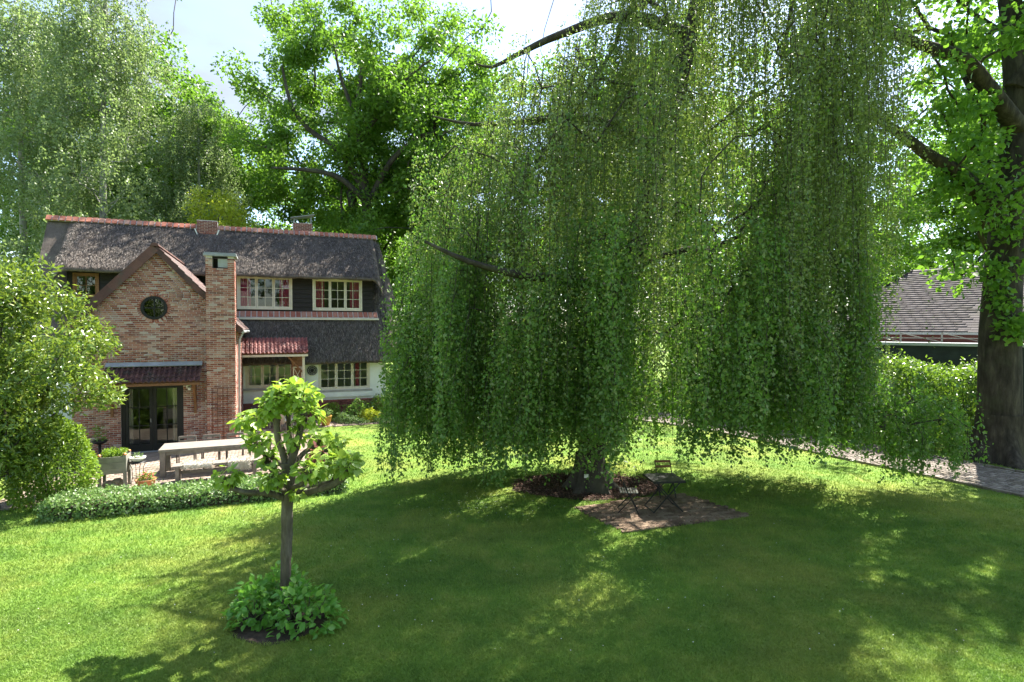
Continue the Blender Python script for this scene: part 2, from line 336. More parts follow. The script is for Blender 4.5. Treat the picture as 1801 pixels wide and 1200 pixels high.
# ------------------------------------------------------------------ places (metres)
HX, HY, HA = -12.56, 18.47, R(22.773)          # house origin: left foot of the terrace door, front of the brick wing
E1 = np.array((math.cos(HA), math.sin(HA))); E2 = np.array((-math.sin(HA), math.cos(HA)))
def hw(t_, d, z=0): return (HX + E1[0] * t_ + E2[0] * d, HY + E1[1] * t_ + E2[1] * d, z)
def wh(x, y): return ((x - HX) * E1[0] + (y - HY) * E1[1], (x - HX) * E2[0] + (y - HY) * E2[1])
DRIVE = np.array([(18, 3.5), (15.2, 10.6), (13.55, 14.6), (11.45, 18.7), (10.0, 21.8), (8.2, 24.6), (4.6, 27.6), (-1, 30.5)], float); DRIVE_W = 1.35
PATIO = np.array([(1.43, 12.93), (2.28, 11.34), (5.21, 12.34), (4.21, 13.96)])
TREE_B = np.array((2.0, 14.5)); MULCH_C = np.array((1.95, 14.75)); MULCH_R = (1.95, 1.25)
POLLARD = np.array((-3.22, 7.92))
TERR = [(-1.6, -5.75), (5.05, -5.75), (5.55, -1.0), (5.85, 2.75), (9.2, 2.75), (9.2, 5.0), (-1.6, 5.0)]   # house frame

def inpoly(P, poly):
    x, y = P[..., 0], P[..., 1]; r = np.zeros(x.shape, bool); n = len(poly)
    for i in range(n):
        (x0, y0), (x1, y1) = poly[i], poly[(i + 1) % n]
        c = ((y0 > y) != (y1 > y)); r ^= c & (x < (x1 - x0) * (y - y0) / ((y1 - y0) if y1 != y0 else 1e-9) + x0)
    return r
def resample(path, step):
    path = np.asarray(path, float); n = len(path); out = []
    for i in range(n - 1):
        p0, p1, p2, p3 = path[max(i - 1, 0)], path[i], path[i + 1], path[min(i + 2, n - 1)]
        k = max(2, int(np.linalg.norm(p2 - p1) / step))
        for j in range(k):
            u = j / k; out.append(.5 * ((2 * p1) + (-p0 + p2) * u + (2 * p0 - 5 * p1 + 4 * p2 - p3) * u * u + (-p0 + 3 * p1 - 3 * p2 + p3) * u ** 3))
    out.append(path[-1]); return np.array(out)
DR = resample(DRIVE, .11)
def drive_dist(P):
    d = np.full(P.shape[:-1], 1e9)
    for q in DR[::4]: d = np.minimum(d, np.hypot(P[..., 0] - q[0], P[..., 1] - q[1]))
    return d

# ================================================================== SETTING
def sheet(name, poly, z, mat, kind='structure'):
    b = MB(); b.add([(x, y, z) for x, y in poly], [tuple(range(len(poly)))]); o = b.build(name, mat); o['kind'] = kind; return o
sheet('ground', [(-260, -60), (260, -60), (260, 330), (-260, 330)], 0, M_LAWN)

# terrace: joint sand with single pavers
terr = sheet('terrace', [hw(a, b)[:2] for a, b in TERR], .006, M_SANDJOINT)
pm = []
for i, d in enumerate(np.arange(-5.7, 4.9, .108)):
    for t_ in np.arange(-1.55 + (i % 2) * .104, 9.1, .208):
        c = np.array([[t_ + .1, d]])
        if not inpoly(c, TERR)[0] or (-1.4 < t_ < 3.2 and d > .05): continue
        x, y, _ = hw(t_ + .1, d)
        pm.append(TRS((x, y, .012 + random.uniform(-.004, .004)), (.2, .1, .05), HA + random.uniform(-.01, .01), random.uniform(-.02, .02), random.uniform(-.01, .01)))
pieces(terr, 'paver', 'pavers', pm, M_PAVER, key=lambda m: m.translation.y)

# driveway of setts with a kerb line
ND = np.gradient(DR, axis=0); ND = ND / np.linalg.norm(ND, axis=1)[:, None]; NN = np.stack([-ND[:, 1], ND[:, 0]], 1)
LFT, RGT = DR + NN * DRIVE_W, DR - NN * DRIVE_W
drive = MB(); k = len(DR); drive.add([(*p, .006) for p in LFT] + [(*p, .006) for p in RGT], [(i, i + 1, k + i + 1, k + i) for i in range(k - 1)]); drive = drive.build('driveway', M_SANDJOINT); drive['kind'] = 'structure'
sm_ = []; kb = []
for i in range(0, k):
    p = DR[i]
    if p[1] < 11.5 or p[1] > 27.5: continue
    a = math.atan2(ND[i][1], ND[i][0]); off = (i % 2) * .075
    for j, u in enumerate(np.arange(-DRIVE_W + .08 + off, DRIVE_W - .06, .152)):
        q = p + NN[i] * u
        sm_.append(TRS((q[0] + random.uniform(-.006, .006), q[1] + random.uniform(-.006, .006), .012 + random.uniform(-.006, .008)), (.094, .138, .06), a + random.uniform(-.05, .05), random.uniform(-.05, .05), random.uniform(-.05, .05)))
    if i % 2 == 0:
        for s_ in (-1, 1):
            q = p + NN[i] * (DRIVE_W + .05) * s_; kb.append(TRS((q[0], q[1], .02), (.2, .09, .1), a, 0, random.uniform(-.02, .02)))
pieces(drive, 'sett', 'setts', sm_, M_SETT, key=lambda m: (m.translation - Vector((0, 0, 4))).length)
pieces(drive, 'kerb_stone', 'kerb_stones', kb, M_SETT, key=lambda m: (m.translation - Vector((0, 0, 4))).length)

# small patio under the beech
pat = sheet('patio', [tuple(p) for p in PATIO], .006, M_SANDJOINT); pm = []
ux = (PATIO[2] - PATIO[1]); lu = np.linalg.norm(ux); ux /= lu; uy = np.array((-ux[1], ux[0])); pa = math.atan2(ux[1], ux[0])
for i, v in enumerate(np.arange(-.4, 2.4, .105)):
    for u in np.arange(-1.2 + (i % 2) * .1, 4.4, .206):
        q = PATIO[1] + ux * u + uy * v
        if inpoly(q[None], [tuple(p) for p in PATIO])[0]:
            pm.append(TRS((q[0], q[1], .008 + random.uniform(-.004, .006)), (.2, .099, .05), pa + random.uniform(-.02, .02), random.uniform(-.03, .03), random.uniform(-.03, .03)))
pieces(pat, 'paver', 'pavers', pm, M_PATIO, key=lambda m: m.translation.y)

# ================================================================== THE HOUSE
house = empty('house', 'thatched white house with a red brick gable wing and tall brick chimney', 'house', (HX, HY, 0), HA)
PEAK = (.88, 6.72); SLOPE = 1.085; WL, WR = -1.46, 3.22          # wing: gable peak, roof pitch, left and right wall
def gable_z(t_): return PEAK[1] - abs(t_ - PEAK[0]) * SLOPE
DOOR = (-.16, 1.62, 0.0, 2.27); RW = (.81, 4.78, .375)
# wing wall (mortar body with openings) -----------------------------------
ww = MB()
def wall_cells(mb, t0, t1, z0, z1, holes, d0, d1):
    ts = sorted({t0, t1, *[h[0] for h in holes], *[h[1] for h in holes]}); zs = sorted({z0, z1, *[h[2] for h in holes], *[h[3] for h in holes]})
    for a, b in zip(ts, ts[1:]):
        for c, d in zip(zs, zs[1:]):
            if not any(h[0] <= (a + b) / 2 <= h[1] and h[2] <= (c + d) / 2 <= h[3] for h in holes): mb.box(a, b, d0, d1, c, d)
ez = gable_z(WR)
wall_cells(ww, WL, WR, 0, ez, [DOOR], .012, .3)
# gable triangle with the round opening
n = 40; ring = [(RW[0] + RW[2] * math.cos(k * math.tau / n), RW[1] + RW[2] * math.sin(k * math.tau / n)) for k in range(n)]
def outer(a):
    c, s = math.cos(a), math.sin(a); best = 1e9
    for (p, q) in (((WL, ez), (WR, ez)), ((WR, ez), (PEAK[0], PEAK[1])), ((PEAK[0], PEAK[1]), (WL, ez))):
        ex, ey = q[0] - p[0], q[1] - p[1]; den = c * ey - s * ex
        if abs(den) > 1e-9:
            k_ = ((p[0] - RW[0]) * ey - (p[1] - RW[1]) * ex) / den; u = ((p[0] - RW[0]) * s - (p[1] - RW[1]) * c) / den
            if k_ > 0 and -1e-6 <= u <= 1 + 1e-6: best = min(best, k_)
    return (RW[0] + c * best, RW[1] + s * best)
angs = sorted([k * math.tau / n for k in range(n)] + [math.atan2(q[1] - RW[1], q[0] - RW[0]) % math.tau for q in ((WL, ez), (WR, ez), PEAK)])
inn = [(RW[0] + RW[2] * math.cos(a), RW[1] + RW[2] * math.sin(a)) for a in angs]; out = [outer(a) for a in angs]; m_ = len(angs)
ww.add([(p[0], .012, p[1]) for p in inn] + [(p[0], .012, p[1]) for p in out] + [(p[0], .3, p[1]) for p in inn], [(i, m_ + i, m_ + (i + 1) % m_, (i + 1) % m_) for i in range(m_)] + [(i, (i + 1) % m_, 2 * m_ + (i + 1) % m_, 2 * m_ + i) for i in range(m_)])
ww.box(WR - .3, WR - .012, .3, 6.0, 0, ez); ww.box(WL + .012, WL + .3, .3, 6.0, 0, ez)
ww.box(WL, WR, .31, 6.0, -.02, .03)
wing_wall = ww.build('wing_wall', M_MORTAR, house)

def course_bricks(intervals_at, z0, z1, axis, plane, depth=.05, bl=.205, bh=.0505, pitch=.0665, jit=.003):
    """running bond; intervals_at(z) gives the stretches that are wall"""
    outm = []; i = 0; z = z0
    while z < z1:
        for a, b in intervals_at(z + bh / 2):
            t_ = a - ((i % 2) * .11) ; 
            while t_ < b:
                l0, l1 = max(t_, a), min(t_ + bl, b)
                if l1 - l0 > .035:
                    pr = random.uniform(-jit, jit * 1.6)
                    ctr = (l0 + l1) / 2
                    if axis == 'x': outm.append(TRS((ctr, plane + depth / 2 - pr, z + bh / 2), (l1 - l0 - .002, depth, bh), random.uniform(-.006, .006), 0, random.uniform(-.006, .006)))
                    else: outm.append(TRS((plane - depth / 2 + pr, ctr, z + bh / 2), (depth, l1 - l0 - .002, bh)))
                t_ += bl + .015
        z += pitch; i += 1
    return outm
CH = (2.37, 3.24, -.5)       # chimney: t0, t1, front
def wing_iv(z):
    iv = [(WL, WR)] if z < ez else [(PEAK[0] - (PEAK[1] - z) / SLOPE + .02, PEAK[0] + (PEAK[1] - z) / SLOPE - .02)]
    def cut(iv, a, b): return [q for s, e in iv for q in ((s, min(e, a)), (max(s, b), e)) if q[1] - q[0] > .01]
    if DOOR[2] < z < DOOR[3]: iv = cut(iv, DOOR[0], DOOR[1])
    h = RW[2] + .115
    if abs(z - RW[1]) < h: w = math.sqrt(h * h - (z - RW[1]) ** 2); iv = cut(iv, RW[0] - w, RW[0] + w)
    iv = cut(iv, CH[0] + .02, CH[1] + .02)
    return [q for q in iv if q[1] > q[0]]
wb = course_bricks(wing_iv, .01, 6.7, 'x', 0)
for k in range(40):     # rowlock ring round the circular window
    a = (k + .5) * math.tau / 40; wb.append(TRS((RW[0] + (RW[2] + .058) * math.cos(a), .025, RW[1] + (RW[2] + .058) * math.sin(a)), (.105, .05, .058), 0, 0, -a))
pieces(wing_wall, 'brick', 'bricks', wb, M_BRICK, key=lambda m: abs(m.translation.x - 1.0) * .3 + abs(m.translation.z - 4.1) if m.translation.x > -.9 else 99)
sb = course_bricks(lambda z: [(.0, 5.1)], .01, ez - .03, 'y', WR)
pieces(wing_wall, 'side_brick', 'side_bricks', sb, M_BRICK, key=lambda m: m.translation.y)
wf = MB().prism([(-.3, 2.91), (2.2, 2.91)][:0] + [(WL, ez), (WR, ez), PEAK], .32, .4).build('gable_back', M_MORTAR, house) if False else None

# chimney stack
ch = MB(); cw0, cw1, cf = CH; ztop = 6.52
ch.box(cw0 + .012, cw1 - .012, cf + .012, .3, 0, 6.05)
for a, b in ((cw0 + .012, cw0 + .2), (cw1 - .2, cw1 - .012)): ch.box(a, b, cf + .012, .3, 6.05, ztop)
chim = ch.build('chimney', M_MORTAR, house)
def ch_iv(z): return [(cw0, cw1)] if z < 6.1 else ([(cw0, cw0 + .21), (cw1 - .21, cw1)] if z < 6.47 else [(cw0, cw1)])
cb = course_bricks(ch_iv, .01, 6.46, 'x', cf)
pieces(chim, 'brick', 'bricks', cb, M_BRICK, key=lambda m: abs(m.translation.z - 4.1))
cs = course_bricks(lambda z: [(cf + .01, .0)] if z < gable_z(cw1) else [(cf + .01, .3)], .01, 6.46, 'y', cw1) 
pieces(chim, 'side_brick', 'side_bricks', cs, M_BRICK, limit=0)
MB().box(cw0 - .06, cw1 + .07, cf - .07, .36, 6.523, 6.585).box(cw0 - .04, cw1 + .05, cf - .05, .34, 6.587, 6.635).build('cap_slab', M_LEAD, chim)
MB().box(cw0 + .36, cw1 - .2, cf + .14, cf + .3, 6.16, 6.45).build('flue_cowl', M_ZINC, chim)
MB().box(cw0 + .2, cw1 - .2, .1, .28, 6.06, 6.5).build('flue_back', M_BLACK, chim)
# trellis of rusty wire on the stack
tr = MB()
for x in (2.53, 2.69, 2.85, 3.0): tr.tube([(x, cf - .03, .05), (x, cf - .03, 2.1)], .009, 5)
for z in np.arange(.25, 2.11, .185): tr.tube([(2.5, cf - .042, z), (3.03, cf - .042, z)], .008, 5)
tag(tr.build('wire_trellis', M_RUST), 'rusty wire trellis on the lower front of the brick chimney', 'trellis')
bpy.data.objects['wire_trellis'].matrix_world = house.matrix_basis

# wing roof: two tiled slopes -------------------------------------------
def pantile(w=.2, l=.34, th=.016, amp=.03, mat=M_TILE_DARK, name='pantile'):
    b = MB(); n = 7; xs = [(-.5 + i / (n - 1)) * w * 1.06 for i in range(n)]
    zz = [amp * (math.cos((i / (n - 1)) * math.tau * .98 + .5)) for i in range(n)]
    top = [(x, y, z + (0 if y else .012)) for y in (0, l) for x, z in zip(xs, zz)]
    bot = [(x, 0, z - th) for x, z in zip(xs, zz)]
    F = [(i, i + 1, n + i + 1, n + i) for i in range(n - 1)]; b.add(top, F, True)
    b.add(top[:n] + bot, [(n + i, n + i + 1, i + 1, i) for i in range(n - 1)]); return b.mesh(name, mat)
PT_D = pantile(); PT_R = pantile(mat=M_TILE_RED)
def tile_slope(parent, origin, xdir, updir, wid, length, me, mat, w=.2, expo=.28, jit=.006, keyf=None, limit=300):
    x = Vector(xdir).normalized(); u = Vector(updir).normalized(); nrm = x.cross(u)
    if nrm.z < 0: nrm = -nrm
    nx = max(1, round(wid / w)); ny = max(1, round(length / expo)); out = []
    for j in range(ny):
        for i in range(nx):
            p = Vector(origin) + x * (i + .5) * wid / nx + u * (j * length / ny) + nrm * (.03 + random.uniform(0, jit)) 
            tilt = (u - nrm * .05).normalized(); xx = x * (1 if x.cross(u).z > 0 else -1)
            tl = tilt + x * random.uniform(-.012, .012); nn = xx.cross(tl).normalized()
            out.append(Matrix(((xx.x, tl.x, nn.x, p.x), (xx.y, tl.y, nn.y, p.y), (xx.z, tl.z, nn.z, p.z), (0, 0, 0, 1))))
    pieces(parent, 'roof_tile', 'roof_tiles', out, mat, me, keyf, limit)
wr = MB(); ov = .14
for s_, te in ((-1, -1.62), (1, 3.42)):
    ze = gable_z(te); a = (PEAK[0], PEAK[1]); 
    wr.prism([(PEAK[0], PEAK[1]), (te, ze), (te, ze + .07), (PEAK[0], PEAK[1] + .09)], -.1, 7.2)
wing_roof = wr.build('wing_roof', M_TIMBER, house)
ln = math.hypot(PEAK[0] + 1.62, (PEAK[0] + 1.62) * SLOPE)
tile_slope(wing_roof, (-1.62, -.16, gable_z(-1.62) + .075), (0, 1, 0), (1, 0, SLOPE), 6.6, ln, PT_D, M_TILE_DARK, keyf=lambda m: m.translation.y, limit=150)
tile_slope(wing_roof, (3.42, -.16, gable_z(3.42) + .075), (0, 1, 0), (-1, 0, SLOPE), 6.6, ln, PT_D, M_TILE_DARK, keyf=lambda m: m.translation.y, limit=150)
# verge tiles hanging over the gable front, and the ridge caps
for s_, te in ((-1, -1.62), (1, 3.42)):
    nv = 12; out = []
    for i in range(nv):
        f = (i + .5) / nv; x = te + (PEAK[0] - te) * f; z = gable_z(x)
        a = math.atan(SLOPE) * (1 if s_ < 0 else -1)
        out.append(TRS((x, -.145 + random.uniform(-.008, .008), z + .02), (ln / nv * 1.06, .035, .27 if s_ < 0 else .17), 0, 0, -a))
    pieces(wing_roof, 'verge_tile', 'verge_tiles', out, M_TILE_DARK)
RC = MB(); nn_ = 7
RC.add([(.12 * math.cos(math.pi * i / (nn_ - 1)), y, .11 * math.sin(math.pi * i / (nn_ - 1))) for y in (0, .4) for i in range(nn_)], [(i, i + 1, nn_ + i + 1, nn_ + i) for i in range(nn_ - 1)], True); RC.add([(.12 * math.cos(math.pi * i / (nn_ - 1)), 0, .11 * math.sin(math.pi * i / (nn_ - 1))) for i in range(nn_)], [tuple(range(nn_))])
RCm = RC.mesh('ridge_cap', M_TILE_DARK)
pieces(wing_roof, 'ridge_cap', 'ridge_caps', [TRS((PEAK[0], -.2 + i * .37, PEAK[1] + .08 + .006 * (i % 2)), (1, 1, 1)) for i in range(18)], M_TILE_DARK, RCm)
MB().tube([(3.46, -.1, gable_z(3.42) + .02), (3.46, 5.0, gable_z(3.42) + .02)], .055, 8).build('gutter', M_ZINC, wing_roof)
MB().tube([(3.46, .02, gable_z(3.42)), (3.34, -.02, gable_z(3.42) - .25), (3.32, -.02, .05)], .035, 8).build('downpipe', M_ZINC, house)

# windows ----------------------------------------------------------------
def window(t0, t1, z0, z1, d, nlights, cols, rows, mat, name='window', fw=.075, mw=.022, lw=.06, depth=.09, parent=house, sill=None):
    f = MB(); f.box(t0, t1, d, d + depth, z0, z0 + fw); f.box(t0, t1, d, d + depth, z1 - fw, z1); f.box(t0, t0 + fw, d, d + depth, z0 + fw, z1 - fw); f.box(t1 - fw, t1, d, d + depth, z0 + fw, z1 - fw)
    W = (t1 - t0 - 2 * fw) / nlights
    win = f.build(name, mat, parent)
    for i in range(nlights):
        a, b = t0 + fw + W * i, t0 + fw + W * (i + 1)
        s = MB(); c0, c1 = z0 + fw, z1 - fw
        s.box(a + .004, a + lw, d + .02, d + depth - .01, c0, c1); s.box(b - lw, b - .004, d + .02, d + depth - .01, c0, c1); s.box(a + lw, b - lw, d + .02, d + depth - .01, c0, c0 + lw); s.box(a + lw, b - lw, d + .02, d + depth - .01, c1 - lw, c1)
        s.build('casement', mat, win)
        g0, g1, h0, h1 = a + lw, b - lw, c0 + lw, c1 - lw; cwid = (g1 - g0) / cols; rhei = (h1 - h0) / rows
        for q in range(1, cols): MB().box(g0 + cwid * q - mw / 2, g0 + cwid * q + mw / 2, d + .025, d + .065, h0, h1).build('glazing_bar', mat, win)
        for q in range(1, rows): MB().box(g0, g1, d + .028, d + .062, h0 + rhei * q - mw / 2, h0 + rhei * q + mw / 2).build('glazing_bar', mat, win)
        for q in range(cols):
            for w_ in range(rows):
                p = MB().add([(-cwid / 2, 0, -rhei / 2), (cwid / 2, 0, -rhei / 2), (cwid / 2, 0, rhei / 2), (-cwid / 2, 0, rhei / 2)], [(0, 1, 2, 3)]).build('pane', M_GLASS, win)
                p.location = (g0 + cwid * (q + .5), d + .045, h0 + rhei * (w_ + .5)); p.rotation_euler = (random.uniform(-.006, .006), 0, random.uniform(-.008, .008))
    if sill: MB().box(t0 - .1, t1 + .1, d - .1, d + .02, z0 - .09, z0 - .004).build('sill', sill, win)
    return win
def curtain(t0, t1, z0, z1, d, mat, label, waves=5):
    b = MB(); n = waves * 6; V = [(t0 + (t1 - t0) * i / n, d + .035 * math.sin(i / 6 * math.tau) + .012 * math.sin(i * 1.7), z) for z in (z0, z1) for i in range(n + 1)]
    b.add(V, [(i, i + 1, n + 2 + i, n + 1 + i) for i in range(n)], True); o = b.build('curtain', mat); o.matrix_world = house.matrix_basis; tag(o, label, 'curtain', 'curtains inside the house windows'); return o

# terrace doors: dark steel frame, two leaves of 2 x 4 panes
dr = MB(); a, b, c, d = DOOR
dr.box(a, a + .1, .05, .2, 0, d); dr.box(b - .1, b, .05, .2, 0, d); dr.box(a + .1, b - .1, .05, .2, d - .07, d)
door = dr.build('terrace_door', M_BLACK, house); mid = (a + b) / 2
for (p, q) in ((a + .1, mid), (mid, b - .1)):
    s = MB(); s.box(p + .003, p + .1, .07, .16, .03, d - .075); s.box(q - .1, q - .003, .07, .16, .03, d - .075); s.box(p + .1, q - .1, .07, .16, .03, .28); s.box(p + .1, q - .1, .07, .16, d - .16, d - .075)
    leaf = s.build('door_leaf', M_BLACK, door)
    g0, g1, h0, h1 = p + .1, q - .1, .28, d - .16; cwid = (g1 - g0) / 2; rhei = (h1 - h0) / 3
    MB().box(g0 + cwid - .012, g0 + cwid + .012, .085, .145, h0, h1).build('glazing_bar', M_BLACK, door)
    for w_ in (1, 2): MB().box(g0, g1, .088, .142, h0 + rhei * w_ - .012, h0 + rhei * w_ + .012).build('glazing_bar', M_BLACK, door)
    for u in range(2):
        for w_ in range(3):
            pp = MB().add([(-cwid / 2, 0, -rhei / 2), (cwid / 2, 0, -rhei / 2), (cwid / 2, 0, rhei / 2), (-cwid / 2, 0, rhei / 2)], [(0, 1, 2, 3)]).build('pane', M_GLASS, door); pp.location = (g0 + cwid * (u + .5), .115, h0 + rhei * (w_ + .5)); pp.rotation_euler = (0, 0, random.uniform(-.004, .004))
MB().tube([(mid - .06, .04, 1.0), (mid - .06, .03, 1.12)], .012, 6).build('handle', M_ZINC, door)
MB().box(a - .05, b + .05, -.12, .1, .0, .045).build('threshold', M_LEAD, door)
curtain(a + .13, a + .28, .06, 2.2, .32, M_CURT_BEIGE, 'beige curtain gathered inside the left leaf of the terrace doors', 2)
curtain(b - .36, b - .13, .06, 2.2, .32, M_CURT_BEIGE, 'beige curtain gathered inside the right leaf of the terrace doors', 3)
# round window
rw = MB(); n = 36
for r0, r1, y0, y1 in ((RW[2] - .075, RW[2] + .012, -.015, .12),):
    V = [(RW[0] + r * math.cos(k * math.tau / n), y, RW[1] + r * math.sin(k * math.tau / n)) for (r, y) in ((r0, y1), (r0, y0), (r1, y0), (r1, y1)) for k in range(n)]
    rw.add(V, [(i * n + k, i * n + (k + 1) % n, (i + 1) * n + (k + 1) % n, (i + 1) * n + k) for i in range(3) for k in range(n)])
rwin = rw.build('round_window', M_BLACK, house); rr = RW[2] - .07
MB().box(RW[0] - .019, RW[0] + .019, .03, .07, RW[1] - rr, RW[1] + rr).build('glazing_bar', M_BLACK, rwin)
MB().box(RW[0] - rr, RW[0] + rr, .033, .067, RW[1] - .019, RW[1] + .019).build('glazing_bar', M_BLACK, rwin)
for q in range(4):
    g = MB(); pts = [(0, 0)] + [(rr * math.cos(q * math.pi / 2 + k * math.pi / 16), rr * math.sin(q * math.pi / 2 + k * math.pi / 16)) for k in range(9)]
    g.add([(RW[0] + x, .052, RW[1] + z) for x, z in pts], [tuple(range(10))]); g.build('pane', M_GLASS, rwin)

# door canopy: boards, pantiles, flashing, timber brackets
cn_ = MB(); cn_.prism([(-.62, 2.36), (.0, 2.83), (.0, 2.76), (-.6, 2.30)], -.5, 2.16, axis=0)
canopy = cn_.build('door_canopy', M_TIMBER, house)
tile_slope(canopy, (-.5, -.66, 2.36), (1, 0, 0), (0, .62, .47), 2.66, .8, PT_D, M_TILE_DARK, w=.148, expo=.2)
MB().box(-.52, 2.18, -.66, -.60, 2.25, 2.33).build('fascia', M_TIMBER, canopy)
MB().prism([(-.12, 2.845), (.0, 2.95), (-.01, 2.99), (-.15, 2.87)], -.54, 2.2, axis=0).build('flashing', M_LEAD, canopy)
for x in (-.38, 1.98):
    bk = MB().bar((x, -.05, 1.25), (x, -.05, 2.28), .08); bk.bar((x, -.06, 2.27), (x, -.6, 2.27), .08); bk.bar((x, -.05, 1.55), (x, -.5, 2.24), .07); bk.build('bracket', M_TIMBER, canopy)
cc = MB(); cc.box(1.72, 1.86, -.12, -.04, 2.1, 2.2); cc.tube([(1.8, -.1, 2.13), (1.84, -.36, 2.09)], .045, 10); o = cc.build('security_camera', M_WHITE); o.matrix_world = house.matrix_basis
tag(o, 'small white security camera under the right end of the door canopy', 'camera')

# main house walls --------------------------------------------------------
GW = (6.28, 8.57, 1.30, 2.68); PW = (3.3, 5.25, 1.5, 2.92)
mw_ = MB(); wall_cells(mw_, 3.22, 9.3, .86, 2.95, [GW, PW], 5.1, 5.4); mw_.box(9.02, 9.3, 5.4, 11.8, .86, 2.95); mw_.box(-4.1, 9.3, 11.5, 11.8, 0, 2.95); mw_.box(-4.1, -3.8, 5.4, 11.5, 0, 2.95); mw_.prism([(5.45, 2.95), (11.4, 2.95), (8.6, 8.0)], -4.1, -3.85, axis=0); mw_.box(-4.1, WL, 5.1, 5.4, 0, 2.95)
main_wall = mw_.build('main_wall', M_RENDER, house)
MB().box(3.22, 9.33, 5.07, 5.42, 0, .86).build('plinth', M_BRICK_DARK, house)
pb = []
for i, z in enumerate(np.arange(.03, .84, .0625)):
    for x in np.arange(5.0 + (i % 2) * .11, 9.2, .222): pb.append(TRS((x, 5.055, z + .026), (.208, .04, .05)))
pieces(main_wall, 'plinth_brick', 'plinth_bricks', pb, M_BRICK_DARK, limit=150)
MB().box(-4.0, 9.1, 5.5, 11.8, 3.2, 3.3).box(-4.0, 9.1, 5.5, 11.8, 0, .05).build('floor_slab', M_ROOM, house)
window(*GW, 5.13, 3, 2, 3, M_CREAM, sill=M_GREYPAINT)
MB().box(GW[0] - .12, GW[1] + .12, 5.02, 5.1, GW[2] - .32, GW[2] - .1).build('sill_apron', M_RENDER, house)
window(*PW, 5.13, 3, 2, 3, M_CREAM, sill=M_GREYPAINT)
curtain(7.95, 8.12, 1.4, 2.65, 5.4, M_CURT_RED, 'dark red curtain inside the right ground floor window of the white wall', 2)

# upper storey in the long dormer
U1 = (2.96, 5.25, 4.96, 6.47); U2 = (6.13, 8.38, 4.94, 6.45); U0 = (-3.0, -2.12, 5.35, 6.35)
uw = MB(); wall_cells(uw, -3.2, 8.92, 4.5, 6.6, [U1, U2, U0], 6.16, 6.3); uw.box(8.8, 8.92, 6.3, 8.5, 4.5, 6.7)
upper = uw.build('dormer_wall', M_BLACKWOOD, house)
for (x0, x1) in ((5.27, 6.11), (8.4, 8.92), (-2.1, -1.0)):
    for i, z in enumerate(np.arange(4.9, 6.5, .2)):
        o = MB().prism([(6.155, z), (6.115, z), (6.14, z + .195), (6.155, z + .195)], x0, x1, axis=0).build('weatherboard', M_BLACKWOOD, upper)
window(*U1, 6.10, 3, 2, 3, M_CREAM, fw=.08); window(*U2, 6.10, 3, 2, 3, M_CREAM, fw=.08); window(*U0, 6.10, 1, 2, 2, M_TIMBER)
for (x0, x1, w1) in ((3.08, 3.52, 'left side of the upper window next to the tall chimney'), (4.70, 5.14, 'right side of the upper window next to the tall chimney'), (6.25, 6.66, 'left side of the upper window farthest from the chimney'), (7.82, 8.27, 'right side of the upper window farthest from the chimney')):
    curtain(x0, x1, 4.98, 6.42, 6.24, M_CURT_RED, 'plum curtain on the ' + w1, 4)
# brick course under the upper windows
sc_ = MB().prism([(5.86, 4.60), (6.2, 4.92), (6.2, 4.5), (5.92, 4.5)], 2.85, 9.1, axis=0).build('sill_course', M_MORTAR, house)
pieces(sc_, 'brick', 'bricks', [TRS((2.95 + i * .232, 6.0, 4.745 + random.uniform(-.004, .004)), (.185, .34, .06), 0, math.atan2(.32, .34)) for i in range(27)], M_BRICK_RIDGE)
MB().box(2.85, 9.12, 5.80, 5.86, 4.50, 4.585).build('lead_edge', M_CREAM, sc_)

# thatch: thick rounded slopes swept along the house -----------------------
def thatch_sheet(prof, t0, t1, name, parent, ends=None, step=.12, amp=.028):
    """prof: closed outline (d, z); swept along t. ends(t, d, z) may bend the ends"""
    pr = np.array(prof, float); q = [];
    for i in range(len(pr)):
        a, b = pr[i], pr[(i + 1) % len(pr)]; k = max(1, int(np.linalg.norm(b - a) / step))
        q += [a + (b - a) * j / k for j in range(k)]
    q = np.array(q); n = len(q); m = max(2, int((t1 - t0) / step)) + 1; T = np.linspace(t0, t1, m)
    V = np.zeros((m, n, 3)); V[:, :, 0] = T[:, None]; V[:, :, 1] = q[None, :, 0]; V[:, :, 2] = q[None, :, 1]
    ph = rng.uniform(0, 6, 6)
    w = (np.sin(V[..., 0] * 1.7 + ph[0] + V[..., 1]) + np.sin(V[..., 0] * 3.9 + ph[1] - V[..., 2] * 2.1) * .7 + np.sin(V[..., 1] * 5 + ph[2] + V[..., 0] * 2.3) * .5 + rng.normal(0, .5, V.shape[:2])) * amp * .5
    V[..., 2] += w; V[..., 1] -= w * .5
    if ends: V = ends(V)
    F = [(i * n + k, i * n + (k + 1) % n, (i + 1) * n + (k + 1) % n, (i + 1) * n + k) for i in range(m - 1) for k in range(n)]
    me = np_mesh(name, V.reshape(-1, 3), np.array(F), M_THATCH, True)
    o = link(name, me, parent)
    b = MB(); b.add([tuple(v) for v in V[0]], [tuple(range(n))[::-1]]); b.add([tuple(v) for v in V[-1]], [tuple(range(n))]); b.build('thatch_end', M_THATCH, o)
    return o
RZ, RD = 8.78, 8.6
def hip(V):
    # right-hand end: the thatch falls away as a steep hip
    x = V[..., 0]; f = np.clip((x - 9.3) / 1.5, 0, 1); top = np.clip((V[..., 2] - 2.4) / (RZ - 2.4), 0, 1)
    V[..., 0] = np.where(x > 9.3, 9.3 + (x - 9.3) * (1 - .62 * top) + 0, x); V[..., 2] -= (f ** 2) * top * 1.1; V[..., 1] += f ** 3 * (RD - V[..., 1]) * .25
    return V
